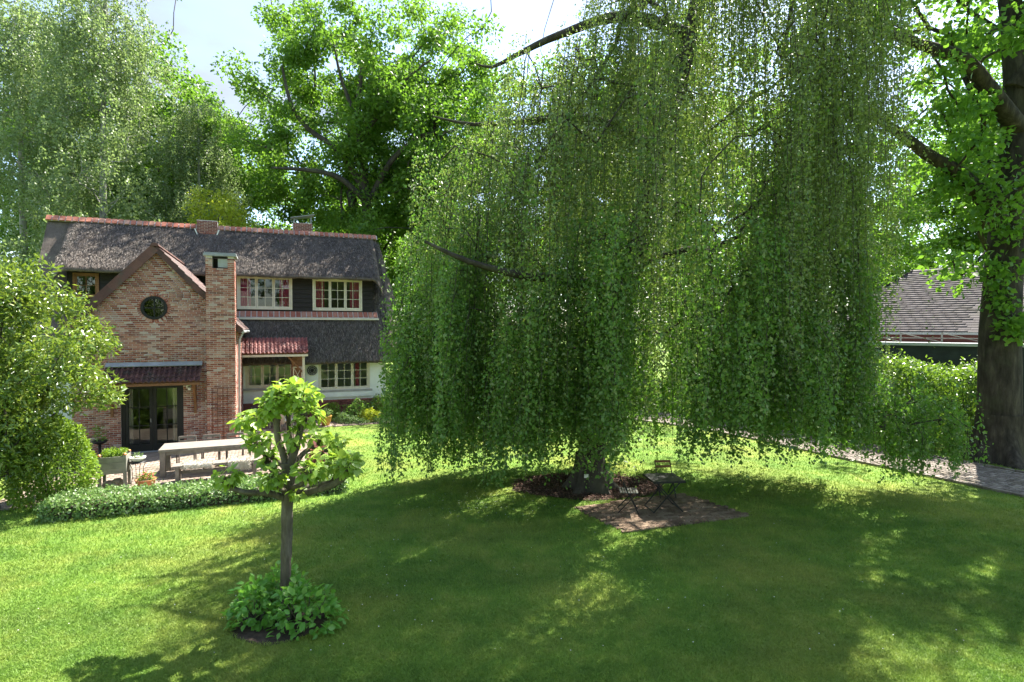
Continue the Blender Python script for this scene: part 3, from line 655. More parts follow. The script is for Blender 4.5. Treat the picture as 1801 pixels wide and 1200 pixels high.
steep = [(RD, RZ), (5.25, 3.42), (4.78, 2.68), (4.72, 2.6), (4.78, 2.52), (4.95, 2.5), (5.3, 2.72), (5.62, 3.2), (RD, RZ - .55), (11.7, 3.0), (12.4, 2.5), (12.5, 2.66), (11.95, 3.4)]
thatch = thatch_sheet(steep, 8.86, 10.8, 'thatched_roof', house, hip)
thatch_sheet(steep, -4.5, -3.25, 'left_thatch', thatch)
thatch_sheet([(6.18, 4.86), (5.25, 3.42), (4.78, 2.68), (4.72, 2.6), (4.78, 2.52), (4.95, 2.5), (5.3, 2.72), (5.62, 3.2), (6.3, 4.3), (6.3, 4.86)], 3.0, 8.9, 'skirt_thatch', thatch)
thatch_sheet([(6.18, 4.86), (4.78, 2.68), (4.95, 2.5), (5.3, 2.72), (6.3, 4.3), (6.3, 4.86)], -3.3, -1.5, 'skirt_thatch', thatch)
thatch_sheet([(RD, RZ), (RD, RZ - .4), (11.7, 3.0), (12.4, 2.5), (12.5, 2.66), (11.95, 3.4)], -3.3, 8.9, 'rear_thatch', thatch)
dorm = [(RD - .02, RZ + .05), (7.0, 7.55), (5.72, 6.6), (5.6, 6.5), (5.56, 6.41), (5.62, 6.36), (5.8, 6.4), (6.3, 6.62), (7.2, 7.3), (RD, RZ - .35)]
def dorm_end(V):
    x = V[..., 0]; fl = np.clip((-3.1 - x) / .6, 0, 1); fr = np.clip((x - 8.8) / .5, 0, 1); f = np.maximum(fl, fr); k = np.clip((RD - V[..., 1]) / 3, 0, 1)
    V[..., 2] -= f ** 2 * k * .75; return V
thatch_sheet(dorm, -3.7, 9.3, 'dormer_thatch', thatch, dorm_end)
# single reeds standing proud of the thatch
def reeds(a, b, t0, t1, n):
    r_ = np.random.default_rng(n); u = r_.uniform(0, 1, n); a, b = np.array(a), np.array(b); q = a + (b - a) * u[:, None]; P = np.stack([r_.uniform(t0, t1, n), q[:, 0], q[:, 1]], 1); dn = b - a; dn = dn / np.linalg.norm(dn); nr = np.array((0, dn[1], -dn[0])) if -dn[0] > 0 else np.array((0, -dn[1], dn[0]))
    P += nr * r_.uniform(.012, .05, n)[:, None]; ax = np.tile(np.array((0, dn[0], dn[1])), (n, 1)) + r_.normal(0, .13, (n, 3)) ; return P, ax, np.tile(nr, (n, 1)) + r_.normal(0, .3, (n, 3)), r_.uniform(.08, .24, n), r_.uniform(.010, .024, n)
RD_ = [np.concatenate(x) for x in zip(reeds((8.5, 8.75), (7.0, 7.57), -3.5, 9.1, 13000), reeds((7.0, 7.57), (5.66, 6.56), -3.5, 9.1, 13000), reeds((6.1, 4.72), (4.76, 2.66), 3.1, 8.9, 13000), reeds((8.5, 8.6), (4.8, 2.7), 8.95, 9.6, 3500))]
leaves('reeds', *RD_, M_REED, thatch)['kind'] = 'stuff'
# ridge of brick pieces bedded in mortar
MB().prism([(RD - .19, RZ - .03), (RD, RZ + .19), (RD + .19, RZ - .03)], -4.55, 9.5, axis=0).build('ridge_bed', M_MORTAR, thatch)
rm = []
for i in range(59):
    x = -4.43 + i * .2375
    for s_ in (-1, 1): rm.append(TRS((x, RD + s_ * .125, RZ + .1 + random.uniform(-.006, .006)), (.188, .28, .05), random.uniform(-.012, .012), -s_ * .86))
pieces(thatch, 'ridge_brick', 'ridge_bricks', rm, M_BRICK_RIDGE)
# chimneys on the ridge
c1 = MB().box(1.2, 2.05, 8.2, 8.75, 7.9, 9.15).build('ridge_chimney', M_MORTAR, house)
pieces(c1, 'brick', 'bricks', course_bricks(lambda z: [(1.2, 2.05)], 8.4, 9.13, 'x', 8.185, .02), M_BRICK_DARK)
MB().prism([(1.1, 8.72), (1.24, 8.35), (2.01, 8.35), (2.15, 8.72), (2.1, 8.72), (1.98, 8.41), (1.27, 8.41), (1.15, 8.72)], 8.1, 8.2).build('flashing', M_WHITE, c1)
pieces(c1, 'apron_tile', 'apron_tiles', [TRS((1.35 + i * .14, 8.15, 8.5), (.12, .03, .16)) for i in range(5)], M_BRICK_RIDGE)
c2 = MB().box(5.4, 6.3, 8.75, 9.4, 8.2, 9.42).build('ridge_chimney', M_MORTAR, house)
pieces(c2, 'brick', 'bricks', course_bricks(lambda z: [(5.4, 6.3)], 8.75, 9.4, 'x', 8.735, .02), M_BRICK_DARK)
hd = MB()
for x, y, h in ((5.45, 8.8, 9.66), (6.25, 8.8, 9.80), (5.45, 9.35, 9.66), (6.25, 9.35, 9.80)): hd.box(x - .02, x + .02, y - .02, y + .02, 9.42, h)
hd.prism([(5.28, 9.64), (6.42, 9.86), (6.42, 9.89), (5.28, 9.67)], 8.68, 9.46); hd.build('rain_hood', M_LEAD, c2)

# porch canopy over the window beside the wing
po = MB().prism([(4.02, 3.06), (4.78, 3.62), (4.78, 3.55), (4.02, 2.99)], 3.24, 5.78, axis=0).build('porch_canopy', M_TIMBER, house)
tile_slope(po, (3.26, 3.97, 3.05), (1, 0, 0), (0, .76, .56), 2.52, .92, PT_R, M_TILE_RED, w=.155, expo=.19)
MB().box(3.24, 5.8, 3.94, 4.02, 2.91, 3.0).build('fascia', M_CREAM, po)
MB().bar((5.62, 4.08, 0), (5.62, 4.08, 2.95), .1).build('post', M_CREAM, po); MB().bar((5.6, 4.1, 2.2), (5.0, 4.1, 2.9), .07).build('brace', M_TIMBER, po)
la = MB(); la.bar((5.22, 4.3, 1.75), (5.22, 4.3, 2.45), .04); la.bar((5.55, 4.3, 1.75), (5.55, 4.3, 2.45), .04); la.bar((5.22, 4.3, 1.77), (5.55, 4.3, 1.77), .04); la.bar((5.22, 4.3, 2.43), (5.55, 4.3, 2.43), .04); la.bar((5.22, 4.3, 1.77), (5.55, 4.3, 2.43), .025); la.bar((5.55, 4.31, 1.77), (5.22, 4.31, 2.43), .025); la.build('lattice', M_CREAM, po)
MB().box(5.15, 5.6, 4.35, 5.05, 0, 2.9).build('porch_side', M_TIMBER, po)
# round iron ornament
orn = MB(); n = 24
for r_ in (.2, .13, .06):
    pts = [(6.03 + r_ * math.cos(k * math.tau / n), 5.06, 2.22 + r_ * math.sin(k * math.tau / n)) for k in range(n + 1)]; orn.tube(pts, .018, 6, cap=False)
for k in range(6): a = k * math.pi / 6; orn.bar((6.03 - .2 * math.cos(a), 5.06, 2.22 - .2 * math.sin(a)), (6.03 + .2 * math.cos(a), 5.06, 2.22 + .2 * math.sin(a)), .016)
o = orn.build('wall_ornament', M_BLACK); o.matrix_world = house.matrix_basis; tag(o, 'round dark iron ornament on the white wall beside the porch', 'ornament')

# ================================================================== TREES
def grow(trunk, targets, r_, bend=.25, up=.15, step=1.1, tip=.018, power=2.4, zbias=.6, min_i=2):
    """trunk: list of points; each target is reached by a curved limb that leaves the nearest fitting node.
    Returns chains of (points, radii)."""
    pos = [np.array(p, float) for p in trunk]; par = [i - 1 for i in range(len(pos))]; chains = [list(range(len(pos)))]
    tg = np.array(targets, float); axis = np.array(trunk[-1]) ; d0 = np.min(np.linalg.norm(tg[:, None] - np.array(trunk)[None], axis=2), axis=1)
    for k in np.argsort(d0):
        T = tg[k]; A = np.array(pos); dv = T - A; dist = np.linalg.norm(dv, axis=1)
        cost = dist + np.maximum(0, A[:, 2] - T[2] + .5) * zbias + np.maximum(0, -(A[:, 2] - T[2]) - 6) * .2
        cost[:min_i] += 50; i = int(np.argmin(cost)); S = pos[i]
        pd = S - pos[par[i]] if par[i] >= 0 else np.array((0, 0, 1.)); pd /= max(np.linalg.norm(pd), 1e-6)
        L = dist[i]; n = max(2, int(L / step) + 1)
        C1 = S + pd * L * bend + np.array((0, 0, up * L)) * .5; C2 = T - (T - S) * .3 + np.array((0, 0, up * L)) * .6
        ch = [i]
        for j in range(1, n + 1):
            u = j / n; p = (1 - u) ** 3 * S + 3 * (1 - u) ** 2 * u * C1 + 3 * (1 - u) * u * u * C2 + u ** 3 * T
            if j < n: p = p + r_.normal(0, .05 * L / n + .02, 3)
            pos.append(p); par.append(ch[-1] if j > 1 else i); ch.append(len(pos) - 1)
        chains.append(ch)
    w = np.zeros(len(pos)); hasc = np.zeros(len(pos), bool)
    for i, p in enumerate(par):
        if p >= 0: hasc[p] = True
    for i in range(len(pos) - 1, -1, -1):
        if not hasc[i]: w[i] += tip ** power
        if par[i] >= 0: w[par[i]] += w[i]
    rad = w ** (1 / power)
    return pos, rad, chains
def limbs_mesh(pos, rad, chains, mb, trunk_r=None, flare=1.4, sides=7, wob=.05, cap_r=None):
    for c, ch in enumerate(chains):
        pts = [pos[i] for i in ch]; r = [rad[i] for i in ch]
        if c == 0 and trunk_r is not None:
            n = len(pts); r = [max(r[i], trunk_r[i] if hasattr(trunk_r, '__len__') else trunk_r * (1 - .75 * i / n)) for i in range(n)]
        elif c > 0: r[0] = min(r[0], r[1] * 1.25)
        mb.tube(pts, r, (12 if c == 0 else (sides if r[0] > .05 else 4)), wob=wob if r[0] > .08 else 0)
    return mb
def clump_points(n, center, radii, r_, shell=.55, lobes=.22, minz=None, sep=0):
    out = []; c = np.array(center); ph = r_.uniform(0, 6.28, 6); tries = 0
    while len(out) < n and tries < n * 60:
        tries += 1; d = unit(r_.normal(size=3)); s = r_.uniform() ** shell
        f = 1 + lobes * (math.sin(d[0] * 4 + ph[0]) * math.sin(d[1] * 4 + ph[1]) + .6 * math.sin(d[2] * 5 + ph[2] + d[0] * 3))
        p = c + d * s * f * np.array(radii)
        if minz is not None and p[2] < minz: continue
        if sep and out and np.min(np.linalg.norm(np.array(out) - p, axis=1)) < sep: continue
        out.append(p)
    return np.array(out)
def clump_leaves(C, per, cr, L, r_, flat=.65, axis_down=-.35, up=.5, out_from=None, lvar=.35, wr=.62):
    n = len(C) * per; P = np.repeat(C, per, 0); g = unit(r_.normal(size=(n, 3))) * (r_.uniform(size=(n, 1)) ** .5); g[:, 2] *= flat
    crs = np.repeat(cr * r_.uniform(.65, 1.3, len(C)), per)[:, None]; P = P + g * crs
    ax = rdir(n, axis_down, r_) + g * .5; nr = rdir(n, up, r_) + g * .5
    ll = L * r_.uniform(1 - lvar, 1 + lvar, n); return P, ax, nr, ll, ll * wr

def broadleaf(name, label, base, height, crown_c, crown_r, n, per, cr, L, lmat, bark, trunk_r, seed, cat='tree', group=None, trunk=None, minz=None, shell=.5, step=1.4, flat=.65, tip=.02, lobes=.22, wr=.62, up=.15):
    r_ = np.random.default_rng(seed); t_ = empty(name, label, cat, (base[0], base[1], 0), 0, group); b = np.array((base[0], base[1], 0.))
    if trunk is None:
        top = np.array(crown_c) + np.array((0, 0, crown_r[2] * .35)); trunk = [b + (top - b) * u + np.array((math.sin(u * 4 + seed) * .25, math.cos(u * 3 + seed) * .25, 0)) * (u > .05) for u in np.linspace(0, 1, 9)]
    C = clump_points(n, crown_c, crown_r, r_, shell, lobes, minz, cr * .55)
    pos, rad, chains = grow(trunk, C, r_, step=step, tip=tip, up=up)
    pos = [p - b for p in pos]
    limbs_mesh(pos, rad, chains, MB_ := MB(), [trunk_r * (1.35 if i == 0 else 1 - .8 * i / len(trunk)) for i in range(len(trunk))]); MB_.build('trunk', bark, t_)
    P, ax, nr, l, w = clump_leaves(C - b, per, cr, L, r_, flat, wr=wr); leaves('crown', P, ax, nr, l, w, lmat, t_)
    return t_
def tree_copy(src, base, rz, s, label):
    o = src.copy(); col.objects.link(o); o.location = (base[0], base[1], 0); o.rotation_euler = (0, 0, rz); o.scale = (s, s, s) if not hasattr(s, '__len__') else s; o['label'] = label
    for c in list(src.children):
        k = c.copy(); col.objects.link(k); k.parent = o
    return o

def root_flare(mb, r0, r1, h, spread, lobes, ph):
    "foot of a trunk that swells into buttress roots"
    n = 56; V = []; m = 12
    for j in range(m):
        u = j / (m - 1); z = h * u - .03; f = (1 - u) ** 2.6
        for k in range(n):
            a = k * math.tau / n; c = .5 + .5 * math.cos(lobes * a + ph + .7 * math.sin(2 * a)); c2 = .5 + .5 * math.sin(a * 3 + ph)
            V.append(((r0 + (r1 - r0) * u + .01 + spread * f * (.25 + .6 * c ** 1.5 + .3 * c2 * c)) * math.cos(a), (r0 + (r1 - r0) * u + .01 + spread * f * (.25 + .6 * c ** 1.5 + .3 * c2 * c)) * math.sin(a), z))
    mb.add(V, [(j * n + k, j * n + (k + 1) % n, (j + 1) * n + (k + 1) % n, (j + 1) * n + k) for j in range(m - 1) for k in range(n)], True)
# --- the weeping beech ------------------------------------------------------
br = np.random.default_rng(5)
beech = empty('weeping_beech', 'huge weeping beech with long leafy curtains hanging to the lawn', 'tree', (*TREE_B, 0)); B0 = np.array((*TREE_B, 0.))
ZK = [0.5, 1.5, 3, 4.6, 6, 7.4, 8.4, 9.4, 10.2, 11.2, 12.0, 13, 14.5, 16, 17.2]
XL = [-2.7, -3.1, -3.25, -3.1, -2.95, -2.8, -2.4, -1.35, -.5, .5, 1.4, 1.9, 2.7, 3.7, 5.0]
XR = [9.4, 9.6, 9.4, 8.5, 8.4, 8.5, 8.9, 9.3, 9.5, 9.7, 9.6, 9.5, 9.0, 7.9, 6.0]
DP = [2.7, 2.9, 3.2, 3.3, 3.4, 3.4, 3.4, 3.3, 3.2, 3.1, 3.0, 2.8, 2.5, 1.9, 1.0]
YC = 14.3
trunk_b = [(2.0, 14.5, 0), (2.0, 14.55, .5), (2.12, 14.55, 1.5), (2.4, 14.6, 3), (2.9, 14.6, 5), (3.4, 14.6, 7), (3.9, 14.6, 9), (4.4, 14.6, 11), (4.8, 14.5, 13), (5.1, 14.5, 15)]
cl = []; tries = 0
gph = br.uniform(0, 6.28, 6)
while len(cl) < 300 and tries < 40000:
    tries += 1
    z = br.uniform(2.2, 16.8) if br.uniform() < .8 else br.uniform(2.0, 6); a = br.uniform(0, math.tau); rho = br.uniform(.35, 1) ** .55
    if math.sin(a) > .3 and br.uniform() < .35: continue
    xl, xr, dp = np.interp(z, ZK, XL), np.interp(z, ZK, XR), np.interp(z, ZK, DP)
    p = np.array(((xl + xr) / 2 + math.cos(a) * rho * (xr - xl) / 2 * .95, YC + math.sin(a) * rho * dp, z))
    g_ = math.sin(p[0] * 1.9 + gph[0]) * math.sin(p[2] * .9 + gph[1] + p[1] * .8) + .7 * math.sin(p[0] * 3.7 + gph[2] + p[2] * .35)
    if g_ < -.35 and br.uniform() < .62: continue
    if cl and np.min(np.linalg.norm((np.array(cl) - p) * np.array((1, 1, .8)), axis=1)) < .62: continue
    cl.append(p)
for _ in range(16): cl.append(np.array((br.uniform(8.4, 9.9), br.uniform(12.8, 14.2), br.uniform(1.7, 2.6))))
for _ in range(18):
    z = br.uniform(7.6, 11.4); cl.append(np.array((np.interp(z, ZK, XL) + br.uniform(.9, 3.2), YC + br.normal(0, 1.1), z)))
for _ in range(9): cl.append(np.array((br.uniform(.9, 3.0), br.uniform(12.4, 13.6), br.uniform(2.2, 4.2))))
cl = np.array(cl)
pos, rad, chains = grow(trunk_b, cl, br, bend=.2, up=.30, step=.8, tip=.017, power=2.3, zbias=.15, min_i=3)
pos = [p - B0 for p in pos]
bm_ = MB(); limbs_mesh(pos, rad, chains, bm_, [.40, .36, .34, .33, .31, .28, .24, .2, .15, .08], sides=7, wob=.07)
root_flare(bm_, .40, .37, .95, .42, 6, .4)
# the bare limbs that show on the left
for pts, rr_ in ((((2.9, 14.6, 5.0), (1.2, 13.2, 5.25), (.2, 12.3, 5.25), (-.9, 11.9, 5.5), (-1.8, 11.8, 5.9)), (.2, .15, .12, .07, .03)),
                 (((4.6, 14.6, 11.5), (2.8, 14.4, 11.9), (1.2, 14.3, 11.4), (.1, 14.3, 10.9), (-.5, 14.3, 10.6), (-.9, 14.3, 10.7)), (.2, .16, .13, .09, .06, .02)),
                 (((3.9, 15.6, 9), (2.0, 15, 9.6), (.3, 14.7, 9.4), (-1.0, 14.6, 9.3), (-2.0, 14.6, 9.5)), (.18, .13, .1, .06, .02))):
    q = resample(pts, .3) - B0; bm_.tube(q, np.interp(np.linspace(0, 1, len(q)), np.linspace(0, 1, len(rr_)), rr_), 7, wob=.06)
bt = bm_.build('trunk', M_BARK, beech)
# hanging shoots
SP, SA, SN, SZ, SL = [], [], [], [], []; tw = MB()
cy_ = np.array((TREE_B[0] + 2.2, YC))
for ci, c in enumerate(cl):
    ns = int(br.integers(13, 23) if c[2] < 6.5 else br.integers(10, 19)); cfl = max(-.25, br.normal(.25, .5)); out = unit(np.array((c[0] - cy_[0], (c[1] - cy_[1]) * 1.5))); tang = np.array((-out[1], out[0]))
    for s_ in range(ns):
        st = c + np.array((*(out * br.normal(.08, .17) + tang * br.normal(0, .25)), br.normal(.05, .28)))
        front = max(0, -(c[1] - YC) / 4.2)
        floor = max(.55, CAM_H - .245 * st[1]) + cfl + (br.uniform(-.1, .7) if br.uniform() < .72 else br.uniform(.5, 2.2))
        floor += .35 if 5 < st[0] < 8.3 else 0
        ln_ = min(br.gamma(3.2, 1.15) + .6, st[2] - floor)
        if ln_ < .35: continue
        m = int(ln_ / .05); u = np.linspace(0, 1, max(m, 2)); sway = br.normal(0, .05, 2)
        od = br.uniform(.05, .4)
        x = st[0] + out[0] * od * np.minimum(1, u * ln_ / .6) ** .6 + sway[0] * np.sin(u * 5) ; y = st[1] + out[1] * od * np.minimum(1, u * ln_ / .6) ** .6 + sway[1] * np.sin(u * 4)
        z = st[2] + .12 * np.sin(np.minimum(1, u * ln_ / .5) * math.pi) - u * ln_
        Q = np.stack([x, y, z], 1)
        if s_ % 3 == 0: tw.tube([Q[i] - B0 for i in np.linspace(0, len(Q) - 1, 4).astype(int)], [.008, .006, .005, .003], 3, cap=False)
        k = 2 if c[2] < 6 else 1
        Qr = np.repeat(Q, k + (br.uniform() < .5), 0); n = len(Qr)
        SP.append(Qr + br.normal(0, .055, (n, 3))); a_ = br.normal(0, .8, (n, 3)); a_[:, 2] -= .75; SA.append(a_); nn_ = br.normal(0, .75, (n, 3)); nn_[:, :2] += out * .5; nn_[:, 2] += .45; SN.append(nn_)
        SL.append(np.full(n, c[2]))
SP = np.concatenate(SP) - B0; SA = np.concatenate(SA); SN = np.concatenate(SN); SL = np.concatenate(SL)
hi = (SL + br.normal(0, 1.2, len(SL))) > 7.2
ll = br.gamma(9, .0078, len(SP)).clip(.035, .12) * np.where(hi, .84, 1.02)
crown = leaves('crown', SP[~hi], SA[~hi], SN[~hi], ll[~hi], ll[~hi] * .68, L_BEECH, beech)
leaves('upper_crown', SP[hi], SA[hi], SN[hi], ll[hi], ll[hi] * .66, L_BEECH_HI, beech)
tw.build('twigs', M_BARK, beech)['kind'] = 'stuff'
print('beech leaves', len(SP), 'clusters', len(cl))
o = MB().box(-.05, .05, -.012, .012, 0, .09).build('name_plate', M_WHITE); o.location = (1.83, 13.93, .42); o.rotation_euler = (R(-15), 0, 0); tag(o, 'small white plate on the foot of the weeping beech trunk', 'plate')

# --- the big tree by the driveway ----------------------------------------------
lr = np.random.default_rng(21); LB = np.array((15.15, 17.6, 0.))
lime = empty('drive_tree', 'massive dark trunked tree with big bright leaves beside the driveway', 'tree', tuple(LB))
ltrunk = [(15.15, 17.6, 0), (15.15, 17.6, .4), (15.12, 17.6, 1.4), (15.1, 17.6, 4), (15.2, 17.6, 6.5), (15.5, 17.7, 8.8), (15.75, 17.8, 11), (15.6, 17.9, 13.5), (15.2, 18, 16), (15.2, 18, 19)]
C = np.concatenate([clump_points(185, (15.6, 16.6, 14.5), (6.9, 8.3, 7.5), lr, .6, .25, 6.5, .8), clump_points(16, (13.7, 17.2, 8.5), (1.6, 1.5, 3.2), lr, .7, .2, 5, .5)])
pos, rad, chains = grow(ltrunk, C, lr, step=1.2, tip=.03, up=.2, min_i=4); pos = [p - LB for p in pos]
lm = MB(); limbs_mesh(pos, rad, chains, lm, [.60, .60, .56, .52, .46, .42, .38, .31, .22, .11], sides=8, wob=.06)
root_flare(lm, .62, .585, 1.5, .62, 7, .2)
for pts, rr_ in ((((15.7, 17.7, 10.2), (14.8, 17.2, 10.6), (13.9, 16.9, 11.3), (13.0, 16.6, 11.9), (11.8, 16.6, 12.3), (10.2, 16.8, 12.9), (8.8, 17, 13)), (.3, .26, .21, .16, .12, .08, .03)), (((15.15, 17.6, 7.2), (14.4, 17.3, 7.9), (13.4, 17.1, 8.7), (12.3, 17, 9.3), (11, 17, 10.2), (9.5, 17, 10.6)), (.3, .24, .2, .17, .13, .05)),
                 (((15.5, 17.7, 11.5), (16.3, 17.4, 13), (17.2, 17, 15)), (.3, .26, .2)), (((15.3, 17.6, 6.6), (16.2, 17.2, 7.4), (17.6, 16.6, 8.2)), (.25, .2, .1))):
    q = resample(pts, .4) - LB; lm.tube(q, np.interp(np.linspace(0, 1, len(q)), np.linspace(0, 1, len(rr_)), rr_), 8, wob=.06)
lm.build('trunk', M_BARK_LIME, lime)
P, ax, nr, l, w = clump_leaves(C - LB, 170, .85, .17, lr, .7, wr=.8)
# leafy sprouts straight from the trunk
S = np.array([(15.1 + lr.uniform(-.75, .6), 17.0 + lr.uniform(-.15, .3), z) for z in lr.uniform(3.9, 7.2, 26)]) - LB
P2, ax2, nr2, l2, w2 = clump_leaves(S, 34, .42, .17, lr, .8, wr=.85)
leaves('crown', np.concatenate([P, P2]), np.concatenate([ax, ax2]), np.concatenate([nr, nr2]), np.concatenate([l, l2]), np.concatenate([w, w2]), L_LIME, lime, 'rh')

# --- trees behind the house ------------------------------------------------------
oak = broadleaf('oak_tree', 'broad bright green oak with dark spreading limbs behind the thatched roof', (-10.2, 39), 26, (-9.6, 39, 17.5), (10.0, 6.5, 9.8), 225, 400, 1.25, .24, L_OAK, M_BARK, .55, 31, minz=7.5, step=1.5, tip=.035, lobes=.25, wr=.6, trunk=[(-10.2, 39, 0), (-10.1, 39, 4), (-10.2, 39, 8), (-10.6, 39, 11), (-11.1, 39, 14), (-11.0, 39, 17.5), (-10.6, 39, 21)])
ob = MB()
def op(px, py, Y): return np.array(((px - 900.5) / 1000 * Y, Y, CAM_H - (py - 578) / 1000 * Y)) - np.array((-10.2, 39, 0))
for pts, rr_ in ((((655, 420, 35.5), (645, 350, 35.2), (638, 280, 34.8), (632, 200, 34.4), (640, 120, 34)), (.36, .3, .26, .2, .1)), (((648, 345, 35.2), (600, 270, 34.4), (545, 230, 34), (515, 185, 33.8), (500, 120, 33.8)), (.24, .2, .16, .12, .06)), (((650, 360, 35.2), (605, 318, 34.2), (560, 303, 33.8), (480, 297, 33.6)), (.2, .17, .13, .05)),
                 (((655, 350, 35.2), (690, 285, 34.5), (745, 240, 34), (800, 232, 34), (830, 180, 34)), (.22, .18, .13, .09, .05)), (((640, 240, 34.7), (680, 190, 34), (720, 140, 33.8), (760, 110, 33.8)), (.17, .13, .09, .05)), (((636, 225, 34.6), (605, 150, 34.1), (590, 80, 34)), (.15, .1, .05))):
    q = resample([op(*a) for a in pts], .7); ob.tube(q, np.interp(np.linspace(0, 1, len(q)), np.linspace(0, 1, len(rr_)), rr_), 7, wob=.06)
ob.tube([op(655, 420, 35.5), (-.2, -2, 4), (0, 0, 0)], [.36, .5, .6], 9); ob.build('limbs', M_BARK, oak)
def birch(label, base, h, w, seed):
    r_ = np.random.default_rng(seed); t_ = empty('birch_tree', label, 'tree', (base[0], base[1], 0), 0, 'birches behind the house'); n = 150; C = []
    for _ in range(n):
        u = r_.uniform(.18, 1) ; rr = w * (1.05 - u) ** .55 * r_.uniform(.25, 1) ** .6; a = r_.uniform(0, math.tau); C.append((rr * math.cos(a), rr * math.sin(a), h * u))
    C = np.array(C); trunk = [(math.sin(u * 3 + seed) * .4 * u, 0, u * h) for u in np.linspace(0, 1, 10)]
    pos, rad, chains = grow(trunk, C, r_, step=1.3, tip=.018, up=.25); b = MB(); limbs_mesh(pos, rad, chains, b, [.3 * (1 - .9 * i / 10) for i in range(10)]); b.build('trunk', M_BARK_BIRCH, t_)
    PP = []
    for c in C:      # drooping sprays
        k = 14; o_ = c + r_.normal(0, .75, (k, 3)); 
        for q in o_:
            m = r_.integers(18, 40); u = np.sort(r_.uniform(0, 1, m)); PP.append(np.stack([q[0] + r_.normal(0, .12, m), q[1] + r_.normal(0, .12, m), q[2] - u * r_.uniform(.6, 1.8)], 1))
    P = np.concatenate(PP); m = len(P); ax = r_.normal(0, .6, (m, 3)); ax[:, 2] -= .7; l = r_.uniform(.11, .19, m)
    leaves('crown', P, ax, rdir(m, .2, r_), l, l * .75, L_BIRCH, t_); return t_
b1 = birch('tall silvery birch behind the left shrub, at the left edge', (-31.5, 37), 25, 6.2, 41)
b2 = birch('tall silvery birch behind the left end of the thatched roof', (-25.3, 35.5), 26, 5.8, 42)
b3 = tree_copy(b1, (-20.8, 38), 2.1, .74, 'shorter silvery birch above the brick gable and roof ridge')
yel = broadleaf('yellow_tree', 'young yellow green tree right behind the small ridge chimney', (-16.6, 33.8), 12, (-17.2, 33.8, 9.4), (2.1, 2, 3.4), 50, 150, .7, .16, L_YEL, M_BARK, .12, 33, minz=4.5, step=.9, tip=.012)
GRP = 'woodland trees beyond the gardens'
w1 = broadleaf('woodland_tree', 'tall leafy tree rising between the birches and the oak against the sky', (-21.5, 45), 24, (-22, 45, 16), (6.8, 6, 11), 165, 210, 1.3, .27, L_MIX, M_BARK, .4, 51, group=GRP, minz=4, step=1.8, tip=.03, lobes=.3)
w2 = broadleaf('woodland_tree', 'bushy tree filling the gap below the oak, right of the yellow tree', (-13.5, 46), 17, (-13.5, 46, 9), (6.5, 5, 6), 110, 210, 1.3, .27, L_MIX, M_BARK, .35, 52, group=GRP, minz=2.5, step=1.8, tip=.03, lobes=.3)
SPOTS = [((-38, 48), .4, 1.0, w1, 'dark tree behind the birch at the left edge of the view'), ((-30, 52), 1.4, .95, w1, 'leafy tree in the second row behind the two tall birches'),
         ((-24, 58), 2.2, .8, w2, 'low leafy tree far behind the thatched roof left of the ridge chimney'), ((-6, 50), 3.0, 1.05, w2, 'leafy tree behind the right end of the roof ridge'),
         ((12.5, 41), .8, .92, w1, 'tall tree behind the right half of the weeping beech'), ((6.5, 37.5), 2.9, .98, w1, 'sunlit tree behind the middle of the weeping beech'),
         ((7, 54), 4.0, 1.25, w2, 'far leafy tree seen through the weeping beech near its limbs'), ((13, 46), 5.0, .75, w2, 'bright tree beyond the driveway seen through the beech curtains'),
         ((19, 43), 1.0, .78, w2, 'bright tree left of the slate roof behind the beech curtains'), ((27, 52), 2.0, .9, w1, 'tall tree rising behind the slate roof of the neighbouring house'),
         ((36, 46), 3.3, .95, w1, 'tall tree in the second row behind the driveway tree'), ((40, 62), 4.4, 1.2, w2, 'far low tree at the right edge behind the slate roof'),
         ((22.5, 46), 2.4, .95, w1, 'dense tree behind the slate roof, left of the driveway tree'), ((38, 40), 4.1, 1.05, w1, 'dense tree at the right edge behind the driveway tree'), ((-29.5, 45), 5.9, 1.1, w1, 'dense tree close behind the two tall birches'),
         ((-45, 62), 5.3, 1.3, w2, 'far tree at the left edge beyond the birches'), ((-4.2, 35.5), 5.6, .92, w1, 'tall tree between the oak and the weeping beech crown'),
         ((-15, 64), 3.7, 1.4, w2, 'far tree low behind the oak trunk')]
BEHIND = [((-22, -16), .3, 1.0, w1), ((-10, -22), 1.7, 1.05, w1), ((3, -24), 2.6, .95, w1), ((16, -20), 3.9, 1.0, w1), ((10, -15), 5.1, .8, w1)]
for p, rz, s_, src, lab in SPOTS: tree_copy(src, p, rz, s_, lab)
for (p, rz, s_, src), lab in zip(BEHIND, ('first', 'second', 'third', 'fourth', 'nearest')):     # the trees that mirror in the window panes
    tree_copy(src, p, rz, s_, lab + ' tree of the row facing the house, mirrored in its window panes')
fs = broadleaf('understorey_shrub', 'bright green shrub across the driveway behind the beech trunk', (5.5, 29), 5, (5.5, 29.5, 2.4), (3.2, 1.6, 2.3), 45, 220, .6, .13, L_HEDGE, M_BARK, .07, 61, cat='shrub', group='shrubs beyond the driveway', step=.8, tip=.01)
for p, rz, s_, lab in (((-.5, 31.5), 1, 1.0, 'green shrub behind the right end of the thatched house'), ((10.5, 28.5), 2, 1.1, 'bright shrub at the far bend of the driveway left of the laurel hedge'), ((15, 33), 3, 1.3, 'sunlit shrub in front of the slate roof behind the hedge')): tree_copy(fs, p, rz, s_, lab)

